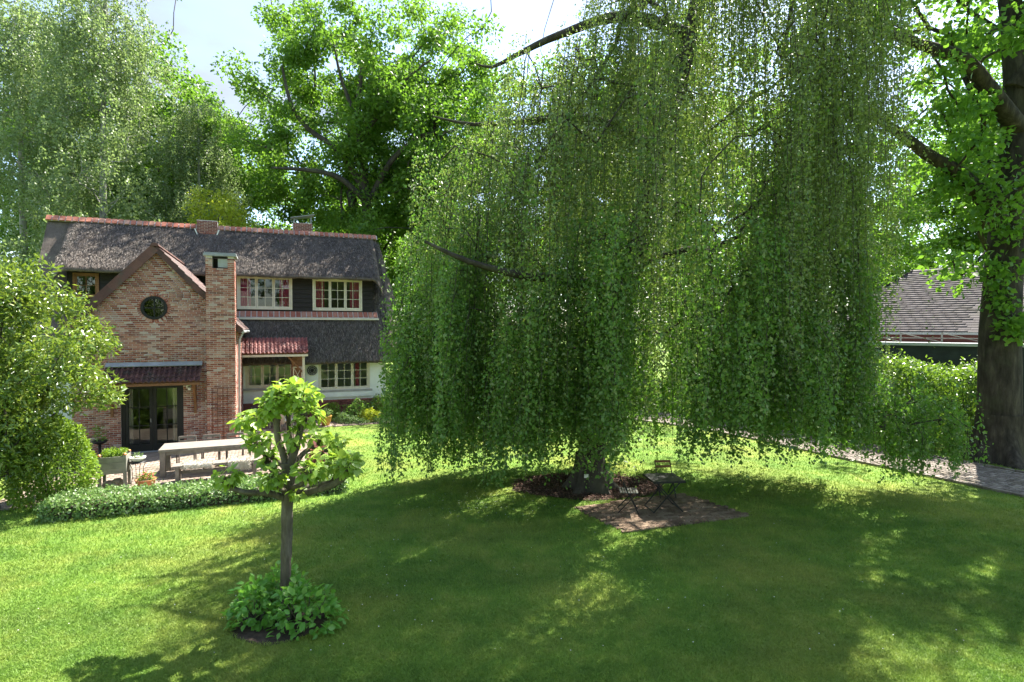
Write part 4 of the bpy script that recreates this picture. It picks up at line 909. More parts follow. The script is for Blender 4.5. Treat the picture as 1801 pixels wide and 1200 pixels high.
# --- tall glossy shrub on the left, hornbeam bush, hedges -------------------------
def dome_leaves(center, radii, n, L, r_, lobes=.15, freq=3.5, inner=.72, wr=.5, zmin=.05, droop=-.3, up=.5):
    d = unit(r_.normal(size=(n, 3))); ph = r_.uniform(0, 6, 4)
    f = 1 + lobes * (np.sin(d[:, 0] * freq * 2 + ph[0]) * np.sin(d[:, 1] * freq * 2 + ph[1]) + np.sin(d[:, 2] * freq * 2.3 + ph[2] + d[:, 0] * 3))
    s = inner + (1 - inner) * r_.uniform(size=n) ** .6; P = np.array(center) + d * (f * s)[:, None] * np.array(radii); k = P[:, 2] > zmin; P, d = P[k], d[k]; m = len(P)
    l = L * r_.uniform(.65, 1.3, m); ax = d * .8 + r_.normal(0, .6, (m, 3)); ax[:, 2] += droop; nr = d * .7 + r_.normal(0, .5, (m, 3)); nr[:, 2] += up
    return P, ax, nr, l, l * wr
def cat_(*a): return [np.concatenate(x) for x in zip(*a)]
gr = np.random.default_rng(71); GB = np.array((-11.6, 12.6, 0.))
gs = empty('glossy_shrub', 'tall shrub with glossy yellow green leaves at the left edge', 'shrub', tuple(GB))
C = np.concatenate([clump_points(125, (-11.75, 12.7, 3.5), (2.5, 1.7, 2.6), gr, .36, .16, .9, .3), clump_points(14, (-11.4, 12.3, 1.7), (.9, .7, 1.0), gr, .5, .1, .8, .3)])
pos, rad, chains = grow([(-11.6, 12.6, 0), (-11.6, 12.6, .5), (-11.7, 12.6, 1.3), (-11.8, 12.6, 2.4), (-11.8, 12.6, 3.6)], C, gr, step=.7, tip=.011, min_i=1); pos = [p - GB for p in pos]
b = MB(); limbs_mesh(pos, rad, chains, b, [.14, .12, .1, .08, .05]); b.build('trunk', M_BARK, gs)
P, ax, nr, l, w = clump_leaves(C - GB, 330, .5, .125, gr, .8, axis_down=-.1, up=.4, wr=.38); leaves('crown', P, ax, nr, l, w, L_SHRUB, gs)
hb = empty('hornbeam_bush', 'rounded lime green bush beside the terrace, behind the glossy shrub', 'shrub', (-10.8, 13.3, 0))
D = dome_leaves((0, 0, .75), (.85, .75, 1.3), 13000, .08, np.random.default_rng(72), .1, 3, .72, .6); leaves('foliage', *D, L_HEDGE, hb)
b = MB(); [b.tube([(.1 * math.cos(k), .1 * math.sin(k), 0), (.35 * math.cos(k), .35 * math.sin(k), .8), (.6 * math.cos(k), .6 * math.sin(k), 1.5)], [.03, .02, .01], 5) for k in range(6)]; b.build('stems', M_BARK, hb)

def hedge_leaves(poly_pts, halfw, h, n, L, r_, wr=.6, rough=.06, up=.3):
    "leaves on the sides and top of a hedge that follows a path"
    q = resample(poly_pts, .1); T = np.gradient(q, axis=0); T = T / np.linalg.norm(T, axis=1)[:, None]; N = np.stack([-T[:, 1], T[:, 0]], 1)
    i = r_.integers(0, len(q), n); face = r_.uniform(size=n) * (2 * h + 2 * halfw); per = 2 * h + 2 * halfw
    off = np.where(face < h, -halfw, np.where(face < h + 2 * halfw, face - h - halfw, halfw)); z = np.where(face < h, face, np.where(face < h + 2 * halfw, h, per - face))
    nx = np.where(face < h, -1, np.where(face < h + 2 * halfw, 0, 1)).astype(float); nz = np.where((face >= h) & (face < h + 2 * halfw), 1., .15)
    bulge = 1 + .12 * np.sin(i * .13) * np.sin(z * 3 + i * .05); P = np.zeros((n, 3)); P[:, :2] = q[i] + N[i] * (off * bulge)[:, None]; P[:, 2] = z * (1 + .06 * np.sin(i * .21)); P += r_.normal(0, rough, (n, 3)); P[:, 2] = np.maximum(P[:, 2], .02)
    Nn = np.zeros((n, 3)); Nn[:, :2] = N[i] * nx[:, None]; Nn[:, 2] = nz; l = L * r_.uniform(.6, 1.3, n); ax = r_.normal(0, .7, (n, 3)) + Nn * .4; nr = Nn + r_.normal(0, .5, (n, 3)); nr[:, 2] += up
    return P, ax, nr, l, l * wr
ir = np.random.default_rng(73)
IV = [hw(-.1, -6.55)[:2], hw(2, -6.65)[:2], hw(4, -6.75)[:2], hw(5.3, -6.75)[:2], hw(6.05, -6.7)[:2]]
ivy = empty('ivy_hedge', 'low pale leaved ivy hedge along the front edge of the terrace', 'hedge', (IV[2][0], IV[2][1], 0)); IO = np.array((*IV[2], 0))
D = list(hedge_leaves(IV, .5, .34, 15000, .062, ir, .8, .045)); D[0] = D[0] - IO; leaves('foliage', *D, L_IVY, ivy)
q = resample(IV, .15); T = np.gradient(q, axis=0); T /= np.linalg.norm(T, axis=1)[:, None]; N = np.stack([-T[:, 1], T[:, 0]], 1); b = MB(); n = len(q)
V = [(*(q[i] + N[i] * o_ - IO[:2]), z_) for i in range(n) for o_, z_ in ((-.46, 0), (-.42, .26), (0, .31), (.42, .26), (.46, 0))]; b.add(V, [(i * 5 + k, i * 5 + k + 1, i * 5 + 6 + k, i * 5 + 5 + k) for i in range(n - 1) for k in range(4)]); b.build('stems', M_SOIL, ivy)
LH = [(9.2, 25.6), (11.4, 22.8), (12.9, 20.6), (14.2, 19.2), (15.2, 18.7)]
lau = empty('laurel_hedge', 'tall clipped laurel hedge along the far side of the driveway', 'hedge', (12.9, 20.6, 0)); LO = np.array((12.9, 20.6, 0))
D = list(hedge_leaves([(p[0] + .35, p[1] + .3) for p in LH], .65, 2.65, 30000, .14, np.random.default_rng(74), .5, .17)); D[0] = D[0] - LO; leaves('foliage', *D, L_LAUREL, lau)
q = resample([(p[0] + .35, p[1] + .3) for p in LH], .3); T = np.gradient(q, axis=0); T /= np.linalg.norm(T, axis=1)[:, None]; N = np.stack([-T[:, 1], T[:, 0]], 1); b = MB()
for i in range(len(q)):
    for o_ in (-.3, .3): p = q[i] + N[i] * o_ - LO[:2]; b.tube([(p[0], p[1], 0), (p[0] + .05, p[1], 1.2), (p[0] - .03, p[1] + .05, 2.4)], [.03, .022, .01], 4)
b.build('stems', M_BARK, lau)

# --- pollard on the lawn -----------------------------------------------------------
pr_ = np.random.default_rng(81); PB = np.array((*POLLARD, 0.))
pol = empty('pollard_tree', 'small pollarded tree with clustered bright leaves standing on the lawn', 'tree', tuple(PB))
def lp(px, py, dy=0.0):
    "point near the pollard for a place in the photograph, dy metres behind the trunk"
    Y = POLLARD[1] + dy; return np.array(((px - 900.5) / 1000 * Y, Y, CAM_H - (py - 578) / 1000 * Y)) - PB
b = MB()
TR_ = [lp(497, 1092), lp(498, 1060), lp(500, 980), lp(503, 900), lp(505, 860), lp(505, 815)]
b.tube(resample(TR_, .08), np.interp(np.linspace(0, 1, len(resample(TR_, .08))), [0, .1, .5, .8, 1], [.10, .078, .072, .08, .092]) * pr_.uniform(.93, 1.07, len(resample(TR_, .08))), 14, wob=.13)
BR = [([lp(505, 830), lp(495, 795), lp(487, 770), lp(485, 735)], .06), ([lp(506, 830), lp(518, 790, -.05), lp(530, 745, -.05), lp(533, 712)], .062), ([lp(505, 825, .05), lp(508, 770, .15), lp(505, 720, .2), lp(500, 700, .2)], .05),
      ([lp(503, 880), lp(470, 870, -.15), lp(430, 868, -.3), lp(405, 860, -.35), lp(396, 848, -.35)], .05), ([lp(503, 840), lp(480, 832, .1), lp(468, 815, .2), lp(462, 790, .2)], .045), ([lp(503, 825, .1), lp(470, 800, .3), lp(440, 770, .4), (lp(436, 752, .4))], .04),
      ([lp(507, 880), lp(540, 868, -.1), lp(575, 858, -.2), lp(598, 845, -.2), lp(612, 832, -.2)], .055), ([lp(507, 835), lp(530, 800, .25), lp(550, 788, .35), lp(562, 778, .4)], .045), ([lp(509, 870), lp(545, 855, .3), lp(580, 850, .4), lp(592, 835, .4)], .045), ([lp(507, 850), lp(520, 840, .4), lp(560, 800, .6), lp(590, 788, .7)], .04), ([lp(506, 860), lp(525, 855, -.25), lp(540, 842, -.3)], .04), ([lp(503, 865), lp(490, 862, -.25), lp(484, 850, -.3)], .04)]
tips = []
for pts, r0 in BR:
    q = resample(pts, .06); b.tube(q, np.interp(np.linspace(0, 1, len(q)), [0, .6, 1], [r0, r0 * .75, r0 * .8]), 8, wob=.1)
    for k in range(1): b.tube([q[-1] - (q[-1] - q[-2]), q[-1] + np.array((0, 0, .03))], [r0 * .95, r0 * .7], 8, wob=.15)
    tips.append(q[-1])
b.build('trunk', M_BARK_GREY, pol)
CLU = [(lp(480, 715), .22, 52), (lp(530, 700), .23, 62), (lp(505, 690, .2), .2, 46), (lp(540, 735, -.1), .19, 40), (lp(455, 735, .1), .16, 28), (lp(396, 842, -.35), .16, 34), (lp(458, 782, .2), .2, 46), (lp(436, 745, .4), .17, 34), (lp(612, 822, -.2), .18, 46), (lp(560, 770, .4), .16, 32), (lp(590, 818, .4), .18, 44), (lp(592, 780, .7), .13, 22), (lp(545, 832, -.3), .19, 44), (lp(478, 845, -.3), .16, 34), (lp(515, 775, -.1), .17, 30), (lp(470, 812, .2), .14, 22), (lp(522, 870, -.12), .1, 14), (lp(488, 700, -.1), .18, 30)]
Ds = []; tw2 = MB()
for c, rr_, n in CLU:
    n = int(n * 2.5)
    d = unit(pr_.normal(size=(n, 3))); d[:, 2] = d[:, 2] * .8 + .15; P = c + d * (rr_ * pr_.uniform(.55, 1.1, n))[:, None]; ax = d * .9 + pr_.normal(0, .4, (n, 3)); ax[:, 2] -= .55; nr = d * .6 + pr_.normal(0, .35, (n, 3)); nr[:, 2] += .8
    l = pr_.uniform(.05, .125, n); Ds.append((P, ax, nr, l, l * .86))
    for k in range(0, n, 3): tw2.tube([c - np.array((0, 0, .06)), P[k]], [.006, .003], 3, cap=False)
d = unit(pr_.normal(size=(26, 3))); l = pr_.uniform(.06, .1, 26); leaves('bronze_leaves', lp(556, 797, .1) + d * .09, d + np.array((0, 0, -.4)), d * .5 + np.array((0, 0, .8)), l, l * .7, L_RED, pol, 'ov')
leaves('crown', *cat_(*Ds), L_CATALPA, pol, 'ht'); tw2.build('shoots', M_BARK_GREY, pol)['kind'] = 'stuff'
# hydrangea bushes at its foot
for c, rr_, n, lab in ((lp(447, 1098, -.05) * np.array((1, 1, 0)), (.34, .33, .52), 400, 'left bush of the three leafy bushes round the pollard foot'), (lp(535, 1110, -.22) * np.array((1, 1, 0)), (.42, .38, .60), 520, 'right bush of the three leafy bushes round the pollard foot'), (lp(488, 1060, .32) * np.array((1, 1, 0)), (.38, .32, .56), 400, 'rear bush of the three leafy bushes round the pollard foot')):
    h_ = empty('hydrangea_bush', lab, 'bush', tuple(c + PB), 0, 'bushes round the pollard'); D = dome_leaves((0, 0, .04), rr_, n * 2, .105, pr_, .14, 3, .6, .62, .05, -.25, .8); leaves('foliage', *D, L_HYDR, h_, 'ov')
    b = MB(); [b.tube([(.04 * math.cos(k), .04 * math.sin(k), 0), (.16 * math.cos(k), .16 * math.sin(k), .2), (.27 * math.cos(k), .27 * math.sin(k), .42)], [.01, .008, .004], 5) for k in range(9)]; b.build('stems', M_BARK_GREY, h_)

# --- flower bed plants along the white wall ------------------------------------------
vr = np.random.default_rng(91)
BED = [((6.75, 4.35), (.42, .38, .68), L_HEDGE, .09, 'rounded bright shrub against the brick plinth behind the ochre pot'), ((7.8, 4.1), (.5, .42, .78), L_BED, .10, 'leafy shrub under the middle of the white wall window'), ((8.75, 4.3), (.5, .42, .95), L_LAUREL, .10, 'darker shrub under the right end of the white wall window'), ((8.3, 3.5), (.48, .4, .5), L_YEL, .09, 'low yellow green plant at the front of the flower bed'),
       ((7.25, 3.55), (.4, .36, .42), L_IVY, .07, 'low pale leaved plant next to the ochre pot'), ((9.4, 3.7), (.45, .4, .55), L_BED, .09, 'low leafy plant at the bed end beside the beech curtains'), ((7.7, 3.15), (.5, .26, .26), L_IVY, .055, 'pale ground cover cushion at the lawn edge of the flower bed'), ((8.8, 3.05), (.55, .26, .24), L_IVY, .055, 'pale ground cover cushion at the bed corner near the beech')]
for (a, d), rr_, lm_, L, lab in BED:
    o = empty('border_plant', lab, 'plant', hw(a, d), 0, 'plants in the bed along the white wall'); leaves('foliage', *dome_leaves((0, 0, rr_[2] * .35), (rr_[0], rr_[1], rr_[2] * .75), 1700, L, vr, .18, 3, .55, .55, .02), lm_, o)
    b = MB(); [b.tube([(0, 0, 0), (.18 * math.cos(k), .18 * math.sin(k), rr_[2] * .6)], [.008, .003], 4) for k in range(6)]; b.build('stems', M_BARK_GREY, o)
sheet('flower_bed', [hw(a, d)[:2] for a, d in ((6.75, 2.9), (9.7, 2.85), (9.9, 5.0), (6.3, 5.05), (6.3, 3.7))], .03, M_SOIL)

# ================================================================== NEIGHBOURING HOUSE
NA = math.atan2(9, -8.5); nb = empty('neighbour_house', 'neighbouring house with a hipped grey slate roof and dark boarded side wall', 'house', (21.3, 18.6, 0), NA)
# local x runs away to the left along the driveway, local -y looks at the camera
def nbox(name, mat, *a): b = MB(); b.box(*a); return b.build(name, mat, nb)
nw = nbox('wall', M_DARKPAINT, -6, 11.5, -2.6, 0, 0, 3.45)
for i in range(16): MB().box(-6, 11.5, -.002, .02, .12 + i * .21, .12 + i * .21 + .195).build('board', M_DARKPAINT, nw)
MB().box(-6.1, 11.6, 0.03, .16, 3.4, 3.52).build('gutter', M_ZINC, nb)
nbox('flat_roof', M_LEAD, -6, 11.5, -2.6, .02, 3.46, 3.5)
MB().box(-6, 11.5, -3.0, -2.6, 0, 3.92).build('rear_wall', M_BRICK_DARK, nb)
rl = MB()
for x in np.arange(-5.8, 11.5, 1.5): rl.box(x - .03, x + .03, -2.1, -2.04, 3.5, 3.92); rl.bar((x, -2.07, 3.5), (x + 1.5, -2.07, 3.9), .035)
rl.box(-5.9, 11.4, -2.1, -2.04, 3.66, 3.7); rl.build('railing', M_GREYWOOD, nb)
# slate roof: hipped body plus a higher pyramid behind
def slates(parent, p0, p1, q0, q1, tag_limit, expo=.19, w=.42):
    "slope between eave p0-p1 and ridge q0-q1"
    p0, p1, q0, q1 = map(Vector, (p0, p1, q0, q1)); L = ((q0 + q1) / 2 - (p0 + p1) / 2).length; ny = int(L / expo); out = []; xd = (p1 - p0).normalized()
    up = (q0 - p0); up = (up - xd * up.dot(xd)).normalized(); nr = xd.cross(up); nr = nr if nr.z > 0 else -nr; s_ = 1 if xd.cross(up).z > 0 else -1
    for j in range(ny):
        f = j / ny; a, b = p0.lerp(q0, f), p1.lerp(q1, f); W = (b - a).length; n = max(1, int(W / w)); of = (j % 2) * .5
        for i in range(n):
            g = min(1, (i + .5 * of + .25) / n); c = a.lerp(b, g) + up * expo * .5 + nr * (.03 + random.uniform(0, .002)); ud = (up - nr * .06).normalized(); nn = (xd * s_).cross(ud)
            sx, sy, sz = W / n * .985, expo * 1.12, .008
            out.append(Matrix(((xd.x * s_ * sx, ud.x * sy, nn.x * sz, c.x), (xd.y * s_ * sx, ud.y * sy, nn.y * sz, c.y), (xd.z * s_ * sx, ud.z * sy, nn.z * sz, c.z), (0, 0, 0, 1))))
    pieces(parent, 'slate', 'slates', out, M_SLATE, key=lambda m: abs(m.translation.x - 3) + m.translation.z * .3, limit=tag_limit)
E0, E1_, RDG = 3.92, 7.1, -7.2
rf = MB(); rf.add([(-6.3, -2.5, E0), (11.8, -2.5, E0), (8.3, RDG, E1_), (-2.5, RDG, E1_), (-6.3, -11.9, E0), (11.8, -11.9, E0)], [(0, 1, 2, 3), (4, 3, 2, 5), (1, 5, 2), (0, 3, 4), (0, 4, 5, 1)])
roof = rf.build('roof', M_SLATE_BED, nb)
slates(roof, (-6.3, -2.45, E0), (11.8, -2.45, E0), (-2.5, RDG, E1_), (8.3, RDG, E1_), 300)
slates(roof, (11.8, -2.5, E0), (11.8, -11.9, E0), (8.3, RDG, E1_), (8.3, RDG - .1, E1_), 0)
MB().box(-6.3, 11.8, -2.5, -2.38, E0 - .09, E0 + .01).build('eaves_board', M_ZINC, nb)
r2 = MB(); r2.add([(-2, -5.2, 5.6), (5.2, -5.2, 5.6), (5.2, -12, 5.6), (-2, -12, 5.6), (1.6, -8.4, 9.3)], [(0, 1, 4), (1, 2, 4), (2, 3, 4), (3, 0, 4)]); roof2 = r2.build('upper_roof', M_SLATE_BED, nb)
slates(roof2, (-2, -5.2, 5.6), (5.2, -5.2, 5.6), (1.55, -8.4, 9.3), (1.65, -8.4, 9.3), 100); slates(roof2, (5.2, -5.2, 5.6), (5.2, -12, 5.6), (1.6, -8.4, 9.3), (1.6, -8.5, 9.3), 0)
v_ = MB(); v_.box(3.9, 4.15, -4.75, -4.5, 5.3, 5.62); v_.box(3.84, 4.21, -4.81, -4.44, 5.62, 5.68); v_.build('roof_vent', M_LEAD, roof)
nc = nbox('brick_stack', M_BRICK_DARK, -2.6, -.8, -6.0, -4.9, 4.8, 8.4)
pieces(nc, 'brick', 'bricks', course_bricks(lambda z: [(-2.6, -.8)], 5.4, 8.35, 'x', -4.875, .02), M_BRICK, limit=120)

# ================================================================== FURNITURE ON THE TERRACE (house frame)
def place(o, t_, d, z=.036, rz=0): o.location = hw(t_, d, z); o.rotation_euler = (0, 0, HA + rz); return o
tb = place(empty('dining_table', 'long weathered wooden dining table on the terrace', 'table'), 2.95, -3.55)
W2, D2 = 1.42, .5
for i in range(5): MB().box(-W2, W2, -D2 + i * .2 + .003, -D2 + (i + 1) * .2 - .003, .70, .765).build('top_plank', M_TEAK, tb)
for x in (-W2 + .09, W2 - .09):
    for y in (-D2 + .09, D2 - .09): MB().box(x - .065, x + .065, y - .065, y + .065, 0, .70).build('leg', M_TEAK, tb)
for y in (-D2 + .09, D2 - .09): MB().box(-W2 + .156, W2 - .156, y - .025, y + .025, .6, .697).build('apron', M_TEAK, tb)
bn = place(empty('bench', 'low weathered wooden bench in front of the dining table', 'bench'), 3.0, -4.62)
for i in range(3): MB().box(-1.05, 1.05, -.2 + i * .134, -.2 + i * .134 + .128, .40, .45).build('seat_plank', M_TEAK, bn)
for x in (-.93, .93):
    for y in (-.14, .14): MB().box(x - .045, x + .045, y - .045, y + .045, 0, .40).build('leg', M_TEAK, bn)
MB().box(-.88, .88, -.02, .02, .2, .27).build('stretcher', M_TEAK, bn)
def sheepskin(x0, x1, label, drop):
    o = empty('sheepskin', label, 'sheepskin', (0, 0, 0), 0, 'sheepskins on the bench'); place(o, 3.0 + (x0 + x1) / 2, -4.62, .036); w = (x1 - x0) / 2; r_ = np.random.default_rng(int(abs(x0) * 100))
    nu, nv = 16, 18; V = []
    for j in range(nv):
        s_ = -(.23 + drop) + (.46 + drop + .08) * j / (nv - 1); 
        y, z = (s_, .475) if -.22 < s_ < .22 else ((-.235, .475 - (-.22 - s_)) if s_ <= -.22 else (.235, .475 - (s_ - .22)))
        for i in range(nu): V.append((-w + 2 * w * i / (nu - 1) + r_.normal(0, .012), y + r_.normal(0, .006) - .01 * (s_ < -.22), z + r_.uniform(0, .015)))
    b = MB(); b.add(V, [(j * nu + i, j * nu + i + 1, (j + 1) * nu + i + 1, (j + 1) * nu + i) for j in range(nv - 1) for i in range(nu - 1)], True); b.build('hide', M_WOOL, o)
    A = np.array(V); k = r_.integers(0, len(A), 3500); P = A[k] + r_.normal(0, .016, (3500, 3)); ax = r_.normal(0, .8, (3500, 3)); ax[:, 2] -= .2; ax[:, 1] -= .2; leaves('fleece', P, ax, rdir(3500, .6, r_), .045, .012, M_WOOL, o)
sheepskin(-.78, -.12, 'pale sheepskin on the left half of the bench', .1); sheepskin(.28, .80, 'pale sheepskin on the right half of the bench', .22)
def chair(t_, d, label):
    o = place(empty('garden_chair', label, 'chair', group='wooden chairs behind the table'), t_, d)
    for s_ in (-1, 1):
        MB().bar((s_ * .22, .2, 0), (s_ * .22, .26, .86), .035).build('leg', M_TEAK, o); MB().bar((s_ * .22, -.2, 0), (s_ * .22, -.2, .44), .035).build('leg', M_TEAK, o)
        MB().bar((s_ * .25, -.22, .62), (s_ * .25, .22, .62), .045, .025).build('armrest', M_TEAK, o)
    for i in range(5): MB().box(-.23, .23, -.21 + i * .085, -.21 + i * .085 + .07, .43, .455).build('seat_slat', M_TEAK, o)
    for z in (.55, .67, .8): MB().box(-.22, .22, .222 + (z - .5) * .07, .247 + (z - .5) * .07, z, z + .07).build('back_slat', M_TEAK, o)
for i, w in enumerate(('first wooden chair behind the table counted from its left end', 'second wooden chair behind the table counted from its left end', 'third wooden chair behind the table counted from its left end', 'fourth wooden chair behind the table, nearest the pollard crown')): chair(2.05 + i * .64, -2.86, w)

# raised planter box
pl = place(empty('planter_box', 'raised grey wooden planter box on legs with copper post caps', 'planter'), .66, -4.62)
for x in (-.27, .27):
    for y in (-.24, .24):
        lg = MB().box(x - .035, x + .035, y - .035, y + .035, 0, .86).build('leg', M_GREYWOOD, pl)
        MB().lathe([(.045, .86), (.045, .885), (.02, .91), (.0, .915)], (x, y, 0), 10).build('post_cap', M_COPPER, pl)
for k in range(3):
    z = .40 + k * .145
    for y in (-.262, .262): MB().box(-.235, .235, y - .012, y + .012, z, z + .14).build('side_board', M_GREYWOOD, pl)
    for x in (-.29, .29): MB().box(x - .012, x + .012, -.205, .205, z, z + .14).build('side_board', M_GREYWOOD, pl)
MB().box(-.24, .24, -.24, .24, .74, .80).build('soil', M_SOIL, pl)
lt = place(empty('herb_plants', 'bright green herbs growing in the raised planter box', 'herbs'), .66, -4.62, .83); r_ = np.random.default_rng(101)
P = np.stack([r_.uniform(-.25, .25, 650), r_.uniform(-.22, .22, 650), r_.uniform(0, .16, 650)], 1); leaves('foliage', P, rdir(650, .6, r_), rdir(650, .5, r_), r_.uniform(.04, .11, 650), .035, L_HEDGE, lt)
for i, (x, y, s_) in enumerate(((-.12, -.05, .13), (.05, .0, .15), (.18, -.08, .11), (.0, -.16, .09))):
    b = MB(); n = 10; b.lathe([(s_ * math.sin(math.pi * k / 6) * (1 + .06 * math.sin(k * 3 + i)), s_ * .8 * (1 - math.cos(math.pi * k / 6))) for k in range(7)], (0, 0, 0), n); o = b.build('field_stone', M_STONE); o.scale = (1.15, .9, 1); place(o, .66 + x, -4.62 + y, .03, i * 1.3)
    tag(o, ('leftmost rounded stone under the raised planter', 'largest rounded stone in the middle under the planter', 'rightmost rounded stone under the raised planter', 'smallest stone at the front under the raised planter')[i], 'stone', 'stones under the planter')
# wire stand with a white bowl
ws = place(empty('plant_stand', 'slender dark wire plant stand beside the raised planter', 'plant stand'), 1.16, -4.6)
for k in range(4):
    a = k * math.pi / 2 + .5; MB().tube([(.17 * math.cos(a), .17 * math.sin(a), 0), (.12 * math.cos(a), .12 * math.sin(a), .22), (.13 * math.cos(a), .13 * math.sin(a), .45), (.19 * math.cos(a), .19 * math.sin(a), .6)], .008, 5).build('leg', M_BLACK, ws)
for z, r0 in ((.2, .125), (.6, .19)): MB().tube([(r0 * math.cos(k * math.tau / 20), r0 * math.sin(k * math.tau / 20), z) for k in range(21)], .007, 5, cap=False).build('ring', M_BLACK, ws)
MB().lathe([(0, .60), (.19, .60), (.19, .61), (0, .61)], (0, 0, 0), 16).build('shelf', M_BLACK, ws)
def potted(name, label, t_, d, z, prof, mat, leafm, n, lr_, L, lh, seed, cat='pot', petal=None, pl_label=''):
    o = place(empty(name, label, cat), t_, d, z); MB().lathe(prof, (0, 0, 0), 22).build('body', mat, o); top = max(p[1] for p in prof); rad_ = max(p[0] for p in prof)
    MB().lathe([(0, top - .03), (rad_ * .9, top - .03)], (0, 0, 0), 16).build('soil', M_SOIL, o)
    r_ = np.random.default_rng(seed); pt = place(empty('potted_plant', pl_label, 'plant'), t_, d, z + top - .03); D = dome_leaves((0, 0, lh * .25), (lr_, lr_, lh * .8), n, L, r_, .15, 3, .3, .5, .0); leaves('foliage', *D, leafm, pt)
    if petal: q = D[0][r_.integers(0, len(D[0]), 60)] + np.array((0, 0, .03)); leaves('flowers', q, rdir(60, .5, r_), rdir(60, .8, r_), .04, .035, petal, pt)
potted('ceramic_bowl', 'white ceramic bowl on top of the wire plant stand', 1.16, -4.6, .65, [(.0, 0), (.09, 0), (.16, .06), (.19, .12), (.17, .125), (.14, .07), (0, .03)], M_CERAMIC, L_IVY, 140, .12, .05, .14, 111, 'bowl', None, 'pale succulents in the white bowl on the wire stand')
potted('terracotta_bowl', 'wide low terracotta bowl on the paving beside the plant stand', 1.38, -4.86, .036, [(0, 0), (.17, 0), (.23, .17), (.25, .2), (.22, .2), (.16, .05), (0, .05)], M_TERRA, L_HEDGE, 220, .2, .07, .2, 112, 'bowl', M_PETAL_RED, 'green plant with pink flowers in the low terracotta bowl')
potted('glazed_pot', 'ochre glazed pot on the paving at the lawn corner by the flower bed', 6.43, 3.1, .036, [(0, 0), (.15, 0), (.21, .18), (.24, .36), (.26, .4), (.23, .4), (.19, .2), (0, .06)], M_OCHRE, L_IVY, 260, .24, .09, .36, 113, 'pot', None, 'soft green plant growing in the ochre glazed pot')
potted('terracotta_pot', 'terracotta pot on the paving at the back corner of the brick wing', 3.75, 2.9, .036, [(0, 0), (.14, 0), (.2, .3), (.23, .34), (.2, .34), (.13, .05), (0, .05)], M_TERRA, L_LAUREL, 220, .24, .1, .36, 114, 'pot', None, 'dark leafy plant in the pot at the back corner of the wing')
potted('iron_urn', 'black iron urn on a foot standing left of the terrace doors', -.62, -.5, .036, [(0, 0), (.14, 0), (.13, .04), (.04, .1), (.04, .42), (.18, .48), (.22, .55), (.19, .55), (.12, .5), (0, .48)], M_BLACK, L_BED, 200, .16, .08, .55, 115, 'urn', None, 'upright plant growing in the black iron urn by the doors')
def barrel_chair(t_, d, rz, mat, label):
    o = place(empty('barrel_chair', label, 'chair', group='round backed chairs under the porch'), t_, d, .036, rz); n = 18
    V = [(r * math.cos(a), r * math.sin(a), z) for z, r in ((.28, .30), (.62, .34), (.86, .33)) for a in [math.pi * (-.15) + k * math.pi * 1.3 / n for k in range(n + 1)]]
    V = [(x, y, z - (.22 * max(0, .35 - y) if z > .8 else 0)) for x, y, z in V]
    b = MB(); b.add(V, [(j * (n + 1) + k, j * (n + 1) + k + 1, (j + 1) * (n + 1) + k + 1, (j + 1) * (n + 1) + k) for j in range(2) for k in range(n)], True); bk = b.build('backrest', mat, o); md = bk.modifiers.new('thickness', 'SOLIDIFY'); md.thickness = .05
    MB().lathe([(0, .36), (.29, .36), (.31, .40), (.29, .44), (0, .45)], (0, 0, 0), 20).build('seat', mat, o)
    for k in range(4): a = k * math.pi / 2 + .78; MB().bar((.24 * math.cos(a), .24 * math.sin(a), 0), (.22 * math.cos(a), .22 * math.sin(a), .37), .035).build('leg', mat, o)
barrel_chair(3.85, 3.9, .2, M_WICKER, 'dark wicker barrel chair in the porch corner beside the wing'); barrel_chair(4.5, 3.4, -.4, M_PALE_CHAIR, 'pale rattan barrel chair under the tiled porch'); barrel_chair(4.9, 2.5, .8, M_PALE_CHAIR, 'pale rattan barrel chair nearest the lawn, seen through the pollard')

# ================================================================== UNDER THE BEECH
mb_ = MB(); n = 40; mb_.add([(MULCH_C[0] + MULCH_R[0] * (1 + .06 * math.sin(k * .9)) * math.cos(k * math.tau / n), MULCH_C[1] + MULCH_R[1] * (1 + .06 * math.sin(k * .9)) * math.sin(k * math.tau / n), .008) for k in range(n)], [tuple(range(n))]); o = mb_.build('mulch_ring', M_SOIL); o['kind'] = 'structure'
mr = np.random.default_rng(121); n = 9000; a = mr.uniform(0, math.tau, n); q = mr.uniform(0, 1.03, n) ** .5; P = np.stack([MULCH_C[0] + MULCH_R[0] * q * np.cos(a), MULCH_C[1] + MULCH_R[1] * q * np.sin(a), mr.uniform(.012, .045, n)], 1); ax = mr.normal(0, 1, (n, 3)); ax[:, 2] *= .25
tag(leaves('mulch', P, ax, rdir(n, 1.5, mr), mr.uniform(.03, .08, n), mr.uniform(.015, .03, n), M_MULCH), 'brown bark mulch and dead leaves round the beech trunk', 'mulch', kind='stuff')
n = 1500; q = np.stack([mr.uniform(1.2, 5.4, n), mr.uniform(11.2, 14.1, n)], 1); q = q[inpoly(q, [tuple(p) for p in (PATIO - PATIO.mean(0)) * 1.08 + PATIO.mean(0)])]; n = len(q); ax = mr.normal(0, 1, (n, 3)); ax[:, 2] *= .15
tag(leaves('leaf_litter', np.stack([q[:, 0], q[:, 1], mr.uniform(.04, .05, n)], 1), ax, rdir(n, 2, mr), mr.uniform(.02, .06, n), mr.uniform(.012, .03, n), M_MULCH), 'brown leaf litter strewn over the small patio under the beech', 'leaves', kind='stuff')
ft = empty('folding_table', 'small dark folding metal table on the patio under the beech', 'table', (3.42, 12.75, .035), .12)
